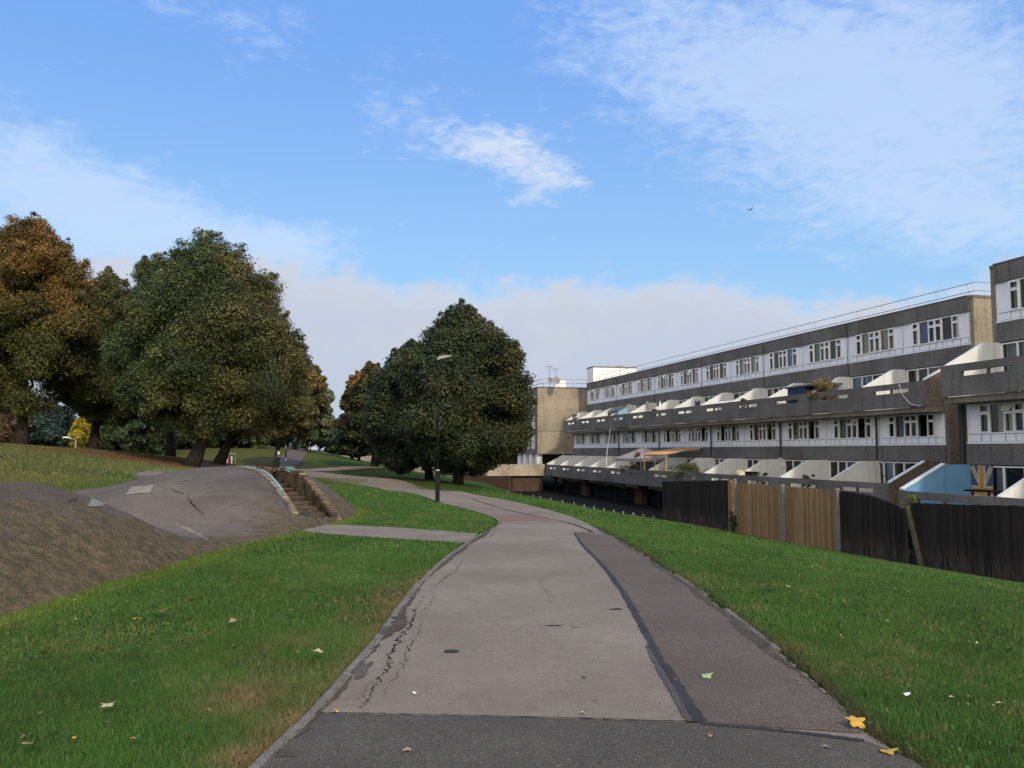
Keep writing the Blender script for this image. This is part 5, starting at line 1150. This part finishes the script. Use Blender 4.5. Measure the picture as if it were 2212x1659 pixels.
# dark corner pipe of the near block
mb = MB(noff); mb.tube([(26.62, 30.52, 3.5), (26.62, 30.52, 1.0)], .11, 8); mb.build('drainpipe', M['pipe'], near)
# painted flag panel beside the blue wall (furthest bay of the near block)
off = noff; Dq = 26.8 - .075; s1_ = 30.4 - .2; s0_ = s1_ - 1.15; z0_, z1_ = -.85, 1.0
M['flag_o'] = simple('orange_gold_paint', (.40, .215, .05), .8); M['flag_w'] = simple('dull_white_paint', (.40, .40, .37), .8); M['flag_b'] = simple('slate_blue_paint', (.05, .08, .13), .8)
mb = MB(off); mb.box(Dq, Dq + .02, s0_, s1_, z0_ - .2, z1_); fp = mb.build('flag_panel', M['flag_b'], near)
cy, cz = (s0_ + s1_) / 2, (z0_ + z1_) / 2
def bar(mb_, a, b, w, d):
    a = np.array(a, float); b = np.array(b, float); t_ = (b - a) / np.linalg.norm(b - a); n_ = np.array([-t_[1], t_[0]]) * w / 2
    q = [a + n_, b + n_, b - n_, a - n_]; mb_.add([(d, p[0], p[1]) for p in q], [(0, 1, 2, 3)])
mb = MB(off)
for a, b in (((s0_ + .06, z0_ + .05), (s1_ - .06, z1_ - .05)), ((s0_ + .06, z1_ - .05), (s1_ - .06, z0_ + .05))): bar(mb, a, b, .20, Dq - .003)
bar(mb, (cy, z0_), (cy, z1_), .38, Dq - .008); bar(mb, (s0_, cz - .1), (s1_, cz - .1), .42, Dq - .0095); mb.build('white_stripes', M['flag_w'], fp)
mb = MB(off)
for a, b in (((s0_ + .06, z0_ + .05), (s1_ - .06, z1_ - .05)), ((s0_ + .06, z1_ - .05), (s1_ - .06, z0_ + .05))): bar(mb, a, b, .09, Dq - .005)
bar(mb, (cy, z0_), (cy, z1_), .25, Dq - .012); bar(mb, (s0_, cz - .1), (s1_, cz - .1), .28, Dq - .0135); mb.build('orange_stripes', M['flag_o'], fp)
# gap between the blocks: set-back link
mb = MB((34, 30.7, 0)); mb.box(36.5, 37.0, 30.7, 36.5, ZG, 8.8); o = mb.build('link_wall', M['pebble_dark']); o.location = fw(34, 30.7); o.rotation_euler = (0, 0, A); tag(o, 'set back stained wall between the near and long blocks', 'wall')
# ---- far block with tan gable
FS, FDd = 103.0, 28.5; off = (FDd, FS, 0); far = empty('apartment_block', fw(FDd, FS), A, label='distant block with a blank tan gable end and satellite dishes on its roof', cat='block of flats', group='terraced blocks of flats')
def mkf(nm, m, fn, par=None, o_=None):
    mb = MB(o_ or off); fn(mb); return mb.build(nm, m, par or far)
mkf('gable_wall', M['pebble'], lambda m: m.box(FDd - .02, FDd + 11.3, FS - .2, FS, 1.15, 9.3)); mkf('gable_string_course', M['conc'], lambda m: m.box(FDd - .03, FDd + 11.3, FS - .225, FS - .205, 3.95, 4.03))
mkf('roof_edge', M['conc'], lambda m: m.box(FDd - .08, FDd + 11.4, FS - .26, FS + 60, 9.305, 9.42)); mkf('body_wall', M['conc'], lambda m: (m.box(FDd, FDd + .2, FS, FS + 60, 8.4, 9.3), m.box(FDd, FDd + .2, FS, FS + 60, 5.9, 6.8), m.box(FDd, FDd + .2, FS, FS + 60, 3.4, 4.3), m.box(FDd, FDd + .2, FS, FS + 60, 1.15, 1.8), m.box(FDd + .01, FDd + .2, FS + 59.9, FS + 60, 1.8, 8.4)) and None)
rngf = np.random.default_rng(3)
for zz in (1.8, 4.3, 6.8):
    s = FS
    for k in range(8):
        mkf('pier_wall', M['conc'], lambda m: m.box(FDd, FDd + .2, s, s + 1.1, zz + .001, zz + 1.599))
        window(far, off, FDd + .05, s + 1.16, zz + .06, zz + 1.54, rngf, cols=(.5, .5) if k % 2 else (.5, .5, .5), opens=False)
        s += 1.1 + (1.12 if k % 2 else 1.62)
    mkf('pier_wall', M['conc'], lambda m: m.box(FDd, FDd + .2, s, FS + 59.9, zz + .001, zz + 1.599))
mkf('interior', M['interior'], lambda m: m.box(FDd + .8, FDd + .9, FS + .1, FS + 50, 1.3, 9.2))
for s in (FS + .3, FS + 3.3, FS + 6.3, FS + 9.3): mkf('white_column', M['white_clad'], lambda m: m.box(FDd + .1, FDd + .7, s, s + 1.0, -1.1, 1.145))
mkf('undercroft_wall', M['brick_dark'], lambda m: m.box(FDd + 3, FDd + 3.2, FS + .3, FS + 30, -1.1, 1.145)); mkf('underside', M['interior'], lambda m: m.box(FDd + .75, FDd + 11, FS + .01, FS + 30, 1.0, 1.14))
mkf('podium_parapet', M['beige'], lambda m: (m.box(21.0, 27.75, 97.1, 97.3, ZP0b, ZP0t + .02), m.box(20.9, 21.1, 97.31, 150, ZP0b, ZP0t))); mkf('podium_slab', M['conc'], lambda m: m.box(21.15, 39.7, 97.35, 150, -1.28, -1.1))
mkf('podium_brick_wall', M['brick_dark'], lambda m: m.box(24.0, 27.6, 97.5, 98.4, ZG, -1.29)); mkf('podium_brick_wall', M['brick_dark'], lambda m: m.box(20.0, 21.8, 98.0, 98.4, ZG, -1.29))
def rr2(m):
    zt = 10.5
    for z in (zt, zt - .5): m.tube([(FDd + 1, FS + 1, z), (FDd + 9, FS + 1, z)], .04, 6); m.tube([(FDd + 1, FS + 1, z), (FDd + 1, FS + 40, z)], .04, 6)
    for k in range(5): m.tube([(FDd + 1 + 2 * k, FS + 1, 9.4), (FDd + 1 + 2 * k, FS + 1, zt)], .05, 6)
    for k in range(12): m.tube([(FDd + 1.2, FS + 1 + 3.3 * k, 9.4), (FDd + 1, FS + 1 + 3.3 * k, zt)], .04, 6)
mkf('roof_railing', M['rail_metal'], rr2); mkf('roof_vent', M['white_clad'], lambda m: (m.box(FDd + 3.2, FDd + 4.6, FS + 3, FS + 4, 9.43, 10.6), m.box(FDd + 3.1, FDd + 4.7, FS + 2.9, FS + 4.1, 10.601, 10.68)))
# stair tower
o_ = (34.4, 99, 0); tw = empty('stair_tower', fw(34.4, 99), A, label='bright white clad stair tower rising behind the far end of the long block', cat='tower')
mb = MB(o_); mb.box(34.4, 40, 99, 101.4, ZG, 11.6); mb.build('cladding', M['white_roof'], tw); mb = MB(o_); mb.box(34.35, 40.05, 98.95, 101.45, 11.601, 11.72); mb.build('roof_edge', M['conc'], tw)
# dishes
def dish(p, r_, label, ang=.0, el_=.35, pole=.8, gr='satellite dishes on the flats'):
    root = empty('satellite_dish', p, label=label, cat='satellite dish', group=gr); V = []; Fq = []; n, k = 20, 5
    rot = Matrix.Rotation(ang, 4, 'Z') @ Matrix.Rotation(-el_, 4, 'X'); c = Vector((0, 0, pole)); V.append(c + rot @ Vector((0, r_ * .12, 0)))
    mb = MB((0, 0, 0)); vs = [V[0]]
    for j in range(1, k + 1):
        for i in range(n): a = 2 * PI * i / n; q = j / k; vs.append(c + rot @ Vector((math.cos(a) * r_ * q, r_ * .12 - r_ * .22 * q * q, math.sin(a) * r_ * q * 1.08)))
    fs = [(0, 1 + i, 1 + (i + 1) % n) for i in range(n)] + [(1 + j * n + i, 1 + (j + 1) * n + i, 1 + (j + 1) * n + (i + 1) % n, 1 + j * n + (i + 1) % n) for j in range(k - 1) for i in range(n)]
    mb.add(vs, fs); mb.build('reflector', M['lead'], root, smooth=True)
    mb = MB(); mb.tube([(0, .1, -.4), (0, .1, pole), c + rot @ Vector((0, r_ * .1, 0))], .025, 6); mb.build('mast', M['rail_metal'], root)
    mb = MB(); mb.tube([c + rot @ Vector((0, 0, -r_)), c + rot @ Vector((0, -r_ * .95, -.1))], .014, 6); mb.tube([c + rot @ Vector((0, -r_ * .9, -.1)), c + rot @ Vector((0, -r_ * 1.1, -.06))], [.04, .045], 8); mb.build('feed_arm', M['pipe'], root)
    return root
def C3(x, y): return (2000 + x * .3014) * .6777, (1050 + y * .3014) * .6777
def C4(x, y): return (1550 + x * .3134) * .6777, (1120 + y * .3134) * .6777
def C2(x, y): return (2600 + x * .3014) * .6777, (1250 + y * .3014) * .6777
P2m, P0m = 30.0, 27.8
def at(pp, D, drop=0): q = onD(pp[0], pp[1], D); q[2] -= drop; return q
dish(at(C4(652, 292), 30.2, .8), .36, 'left dish of the pair on the distant tan block roof', .3); dish(at(C4(716, 297), 30.4, .8), .44, 'right dish of the pair on the distant tan block roof', .3)
dish(at(C4(1461, 578), P2m + .5, .8), .40, 'grey dish above the upper parapet beside the little blue shed', .5); dish(at(C4(1650, 567), P2m + .5, .8), .50, 'larger dish on the upper terrace right of the blue shed', .8)
dish(at(C3(1628, 1425), P0m + .6, .9), .38, 'round grey dish on the lower terrace above the tan fence', .6, pole=.9)
def aerial(p, label, h=1.6):
    root = empty('tv_aerial', p, label=label, cat='aerial', group='aerials on the flats'); mb = MB(); mb.tube([(0, 0, -.3), (0, 0, h)], .02, 6); mb.build('mast', M['pipe'], root)
    mb = MB(); mb.tube([(-.5, 0, h - .1), (.4, 0, h - .05)], .014, 5)
    for k in range(6): x = -.45 + k * .15; mb.tube([(x, -.25, h - .09 + .03 * k / 3), (x, .25, h - .09 + .03 * k / 3)], .008, 4); mb.tube([(x, 0, h - .3), (x, 0, h + .1)], .008, 4)
    mb.build('elements', M['pipe'], root)
aerial(at(C4(643, 330), 30.2), 'forked aerial above the left roof dish', 2.2); aerial(at(C4(707, 330), 30.4), 'thin whip aerial behind the right roof dish', 1.9); aerial(at(C4(1364, 290), 35), 'tall aerial mast standing before the white stair tower', 1.6); aerial(at(C4(1150, 400), 32.8), 'short aerial at the far end of the long roof', 1.6)
# terrace clutter ---------------------------------------------------------
def local(nm, p, label, cat, group=None): return empty(nm, p, A, label=label, cat=cat, group=group)
p = at(C4(1330, 668), P2m + 1.0); p[2] = 4.0; sh = local('garden_shed', p, 'small blue shed with a grey pitched roof on the upper terrace', 'shed')
M['shed_blue'] = simple('shed_light_blue', (.25, .42, .60), .7); M['shed_green'] = simple('shed_olive', (.16, .17, .09), .7); M['felt'] = simple('roof_felt', (.10, .12, .12), .9)
mb = MB(); mb.prism([(-.3, 0), (1.5, 0), (1.5, 1.5), (.6, 1.95), (-.3, 1.5)], -1.1, .5); mb.build('wall', M['shed_blue'], sh)
mb = MB(); mb.add([(-.45, -1.25, 1.47), (.6, -1.25, 2.0), (.6, 2.0, 2.0), (-.45, 2.0, 1.47), (1.65, -1.25, 1.47), (1.65, 2.0, 1.47)], [(0, 1, 2, 3), (1, 4, 5, 2)]); ro = mb.build('roof', M['felt'], sh); sm = ro.modifiers.new('solid', 'SOLIDIFY'); sm.thickness = .05; sm.offset = 1
mb = MB(); mb.box(-.28, 1.4, .51, 1.9, 0, 1.45); mb.build('side_panel', M['shed_green'], sh)
p = at(C3(1870, 690), P2m + .6); p[2] = 4.0; sh = local('terrace_booth', p, 'dark blue screened booth with a flat lid on the upper terrace', 'shed'); M['dkblue'] = simple('dark_blue_board', (.03, .045, .09), .7); M['rust'] = simple('rusty_board', (.16, .08, .05), .8)
mb = MB(); mb.box(0, 1.2, -.2, 1.9, 0, 1.55); mb.build('screen', M['dkblue'], sh); mb = MB(); mb.box(-.1, 1.4, -1.9, 2.1, 1.56, 1.68); mb.build('lid', M['felt'], sh); mb = MB(); mb.box(0, 1.2, -1.6, -.21, 0, 1.3); mb.build('end_board', M['rust'], sh)
def shrub(p, r_, hgt, g, g2, label, seed, nC=26, per=120, leaf=.07, name='terrace_shrub', thin=False):
    r = np.random.default_rng(seed); root = empty(name, p, label=label, cat='shrub'); c = np.c_[r.normal(0, r_ * .45, nC), r.normal(0, r_ * .35, nC), r.uniform(.2 * hgt, hgt, nC)]
    leaf_cloud('foliage', c + np.array(p), np.full(nC, .17 * (r_ + hgt) * .7), per, leaf, pal(g, g2, .4, .4, zr=(p[2], p[2] + hgt), seed=seed), root, p, seed)
    mb = MB()
    for k in range(7): mb.tube([(r.normal(0, .05), r.normal(0, .05), -.1), tuple(c[k % nC] * .6), tuple(c[k % nC])], [.02, .014, .006], 5)
    mb.build('stems', M['bark'], root); return root
q = at(C3(640, 1480), P0m + .7); q[2] = -.55; shrub(q, 1.5, 1.15, (.05, .09, .025), (.16, .12, .06), 'flowering bushy shrub spilling over the lower parapet beside the pergola', 1, 46)
q = at(C3(2085, 660), P2m + .6); q[2] = 4.5; shrub(q, .8, 1.35, (.16, .13, .06), (.25, .17, .08), 'tan dry shrub on the upper terrace against a white party wall', 2, 30)
q = at(C4(1555, 1150), P0m + .5); q[2] = -.1; shrub(q, .6, 1.6, (.06, .06, .03), (.20, .07, .04), 'thin reddish climber beside the grey gazebo', 3, 16, 60)
q = at(C4(1465, 1190), P0m + .5); q[2] = -.35; shrub(q, .9, .55, (.06, .05, .03), (.18, .09, .04), 'low rusty planter bush on the lower terrace', 4, 20, 60)
q = at(C4(899, 690), P2m + .6); q[2] = 4.8; shrub(q, .35, .9, (.03, .04, .02), (.05, .05, .02), 'small dark shrub at the far end of the upper terrace', 5, 12, 60)
q = at(C2(1010, 1150), 23.0); q[2] -= .35; shrub(q, .22, .55, (.10, .17, .03), (.2, .22, .05), 'bright green weed poking above the leaning fence post', 6, 14, 60, .05, 'weed')
q = onD(1583, 1130, FD - .15); q[2] = h1(q[0], q[1]); shrub(q, .12, .8, (.03, .06, .015), (.06, .08, .03), 'narrow ivy clump in the gap between black and tan fence', 7, 12, 70, .05, 'ivy_clump')
# pergola of pale battens
p = at(C3(180, 1490), P0m + .25); s_l = sof(p); p2 = at(C3(770, 1262), P0m + 1.0); pa = at(C3(410, 1490), P0m + .25); s_r = sof(pa); pg = local('pergola', fw(P0m, s_r, 0), 'pale timber pergola with a slatted roof rising from the lower terrace', 'pergola'); lo = (P0m, s_r, 0)
zt0 = at(C3(180, 1325), P0m + .25)[2]; mb = MB(lo)
for s in (s_l, (s_l + s_r) / 2, s_r):
    q_ = MB(lo); q_.tube([(P0m + .25, s, -1.1), (P0m + .25, s, zt0)], .045, 6); q_.build('post', M['wood_pergola'], pg)
for k in range(14):
    s = s_l + (s_r - s_l) * k / 13; mb.prism([(P0m + .1, zt0 + .02), (P0m + 3.3, zt0 + .52), (P0m + 3.3, zt0 + .6), (P0m + .1, zt0 + .1)], s - .05, s + .05)
mb.build('battens', M['wood_pergola'], pg); mb = MB(lo); mb.box(P0m + .2, P0m + .3, min(s_l, s_r) - .1, max(s_l, s_r) + .1, zt0 - .08, zt0 + .018); mb.box(P0m + 2.9, P0m + 3.0, min(s_l, s_r) - .1, max(s_l, s_r) + .1, zt0 + .33, zt0 + .43); mb.build('bearer', M['wood_pergola'], pg)
# grey gazebo
p = at(C4(1600, 1060), P0m + 1.6); p[2] = -1.1; gz = local('gazebo', p, 'grey fabric gazebo with a peaked canopy behind the pergola', 'gazebo'); M['fabric'] = simple('grey_pink_canvas', (.34, .30, .29), .9)
mb = MB(); w = 1.5; L3_ = 3.0; mb.add([(-w, -L3_, 2.0), (w, -L3_, 2.0), (w, L3_, 2.0), (-w, L3_, 2.0), (0, 0, 3.0), (-w, -L3_, 1.75), (w, -L3_, 1.75), (w, L3_, 1.75), (-w, L3_, 1.75)], [(0, 1, 4), (1, 2, 4), (2, 3, 4), (3, 0, 4), (5, 6, 1, 0), (6, 7, 2, 1), (7, 8, 3, 2), (8, 5, 0, 3)]); mb.build('canopy', M['fabric'], gz)
for x in (-w + .05, w - .05):
    for y in (-L3_ + .05, L3_ - .05): mb = MB(); mb.tube([(x, y, 0), (x, y, 1.8)], .03, 6); mb.build('leg', M['rail_metal'], gz)
# box, tarp, planks, table, folded parasol
p = at(C3(1308, 1555), P0m + .45); p[2] = -.32; bx = local('storage_box', p, 'black box standing on the lower parapet line above the tan fence', 'box'); mb = MB(); mb.box(-.2, .25, -.45, .45, 0, .5); mb.build('tub', M['interior'], bx, bevel=.03); mb = MB(); mb.box(-.23, .28, -.48, .48, .501, .57); mb.build('lid', M['pole'], bx, bevel=.02)
M['tarp'] = simple('cream_tarp', (.55, .46, .26), .8); p = at(C3(1195, 1545), P0m + .5); p[2] = -.35
bx = local('tarp_bundle', p, 'cream yellow tarpaulin bundle left of the black box', 'tarpaulin'); mb = MB(); mb.tube([(0, -.75, .1), (0, -.4, .3), (0, 0, .36), (0, .4, .33), (0, .75, .12)], [.1, .28, .33, .3, .1], 10); mb.build('cloth', M['tarp'], bx, smooth=True)
p = at(C2(1830, 1070), 25.0); p[2] = -1.1; tb = local('metal_table', p, 'black bar table on the near terrace in front of the painted flag', 'table'); mb = MB(); mb.box(-.35, .35, -.85, .85, 1.16, 1.22); mb.build('table_top', M['pole'], tb)
for y in (-.8, 0, .8): mb = MB(); mb.box(-.03, .03, y - .03, y + .03, 0, 1.159); mb.build('leg', M['pole'], tb)
p = at(C4(1220, 1060), P0m + .5); p[2] = .9; ps = local('flag_pole', p, 'leaning white pole rising from the lower terrace', 'pole'); mb = MB(); mb.tube([(0, 0, -1), (0, -.1, .2), (0, -1.1, 2.7)], [.04, .04, .02], 8); mb.build('shaft', M['white_paint'], ps)
p = at(C3(345, 835), P2m + .8); p[2] = 4.2; ps = local('parasol', p, 'folded white parasol against a party wall on the upper terrace', 'parasol'); mb = MB(); mb.tube([(0, 0, .4), (0, 0, 1.2), (0, 0, 1.75)], [.2, .12, .02], 10); mb.build('cloth', M['white_paint'], ps, smooth=True); mb = MB(); mb.tube([(0, 0, -.4), (0, 0, .45)], .03, 6); mb.build('pole', M['pipe'], ps)
# wall satellite bracket on near gable, white dangling cable
mb = MB(noff); q0 = at(C2(950, -110), 29.85); 
mb = MB(moff); sA = sof(at(C2(1000, 0), 29.9)); mb.tube([(29.96, sA + .9, 4.98), (29.94, sA + .6, 4.4), (29.94, sA + .1, 3.95), (29.94, sA - .6, 3.8)], .014, 5); mb.build('loose_cable', M['upvc'], main)
# pale land walls beyond the trees
def landwall(nm, a, b, zt, zb, m, label, th=.3):
    a = np.array(a); b = np.array(b); L_ = np.linalg.norm(b[:2] - a[:2]); ang = math.atan2(b[1] - a[1], b[0] - a[0]); mb = MB(); mb.box(0, L_, 0, th, zb, zt); o = mb.build(nm, m); o.location = (a[0], a[1], 0); o.rotation_euler = (0, 0, ang); return tag(o, label, 'wall')
wa = P(865, 1010, 96); wb = P(985, 1010, 90); landwall('garden_wall', wa, wb, P(900, 1001, 95)[2], P(900, 1024, 95)[2] - .4, M['beige'], 'long beige wall seen beneath the domed tree')
wa = P(980, 1020, 92); wb = P(1100, 1040, 86); landwall('brick_wall', wa, wb, P(1000, 1029, 90)[2], -3.2, M['brick_dark'], 'red brown brick wall low under the domed tree')
wa = P(845, 1000, 104); wb = P(866, 1000, 103); landwall('white_wall', wa, wb, P(850, 996, 104)[2], P(850, 1016, 104)[2] - .4, M['white_roof'], 'small bright white wall left of the long beige wall')
wa = P(724, 990, 128); wb = P(808, 990, 124); landwall('garden_wall', wa, wb, P(760, 984, 126)[2], P(760, 998, 126)[2] - 1, M['beige'], 'distant pale wall behind the twin trunks')

M['purple'] = simple('purple_cloth', (.10, .07, .16), .9)
p = at(C3(740, 800), P2m + .4); p[2] = 4.2; lt = local('laundry', p, 'dark purple cloth hung behind the upper parapet', 'laundry'); mb = MB()
ys_ = np.linspace(-.5, .5, 12); mb.add([(.04 * math.sin(i * 1.9), y, .35) for i, y in enumerate(ys_)] + [(.03 * math.sin(i * 1.9), y, 1.25 + .05 * math.sin(i * .8)) for i, y in enumerate(ys_)], [(i, i + 1, 13 + i, 12 + i) for i in range(11)]); mb.build('cloth', M['purple'], lt)
mb = MB(); mb.tube([(0, -.7, -.3), (0, -.7, 1.3), (0, .7, 1.3), (0, .7, -.3)], .015, 5); mb.build('airer_frame', M['rail_metal'], lt)
p = at(C3(975, 790), P2m + .7); p[2] = 3.8; lt = local('terrace_cover', p, 'pale grey flat cover seen over the upper parapet', 'cover'); mb = MB(); mb.prism([(-.4, 1.25), (.5, 1.45), (.5, 1.5), (-.4, 1.3)], -1.0, 1.0); mb.build('sheet', M['white_clad'], lt)
for y in (-.9, .9): mb = MB(); mb.tube([(.3, y, 0), (.3, y, 1.38)], .03, 6); mb.build('leg', M['rail_metal'], lt)
for i, (cx_, cy_, D_, z_, lab) in enumerate([(1430, 1560, P0m, -.6, 'small leafy pot plant behind the tan fence right of the black box'), (1900, 1590, P0m, -.55, 'pot plant near the downpipe on the lower terrace'), (300, 880, P2m, 4.55, 'pot plant beside the folded parasol'), (1200, 770, P2m, 4.5, 'pot plant in the middle of the upper terrace')]):
    q = at(C3(cx_, cy_), D_ + .5); q[2] = z_; shrub(q, .3, .75, (.05, .085, .025), (.12, .11, .04), lab, 60 + i, 10, 60, .07, 'pot_plant')
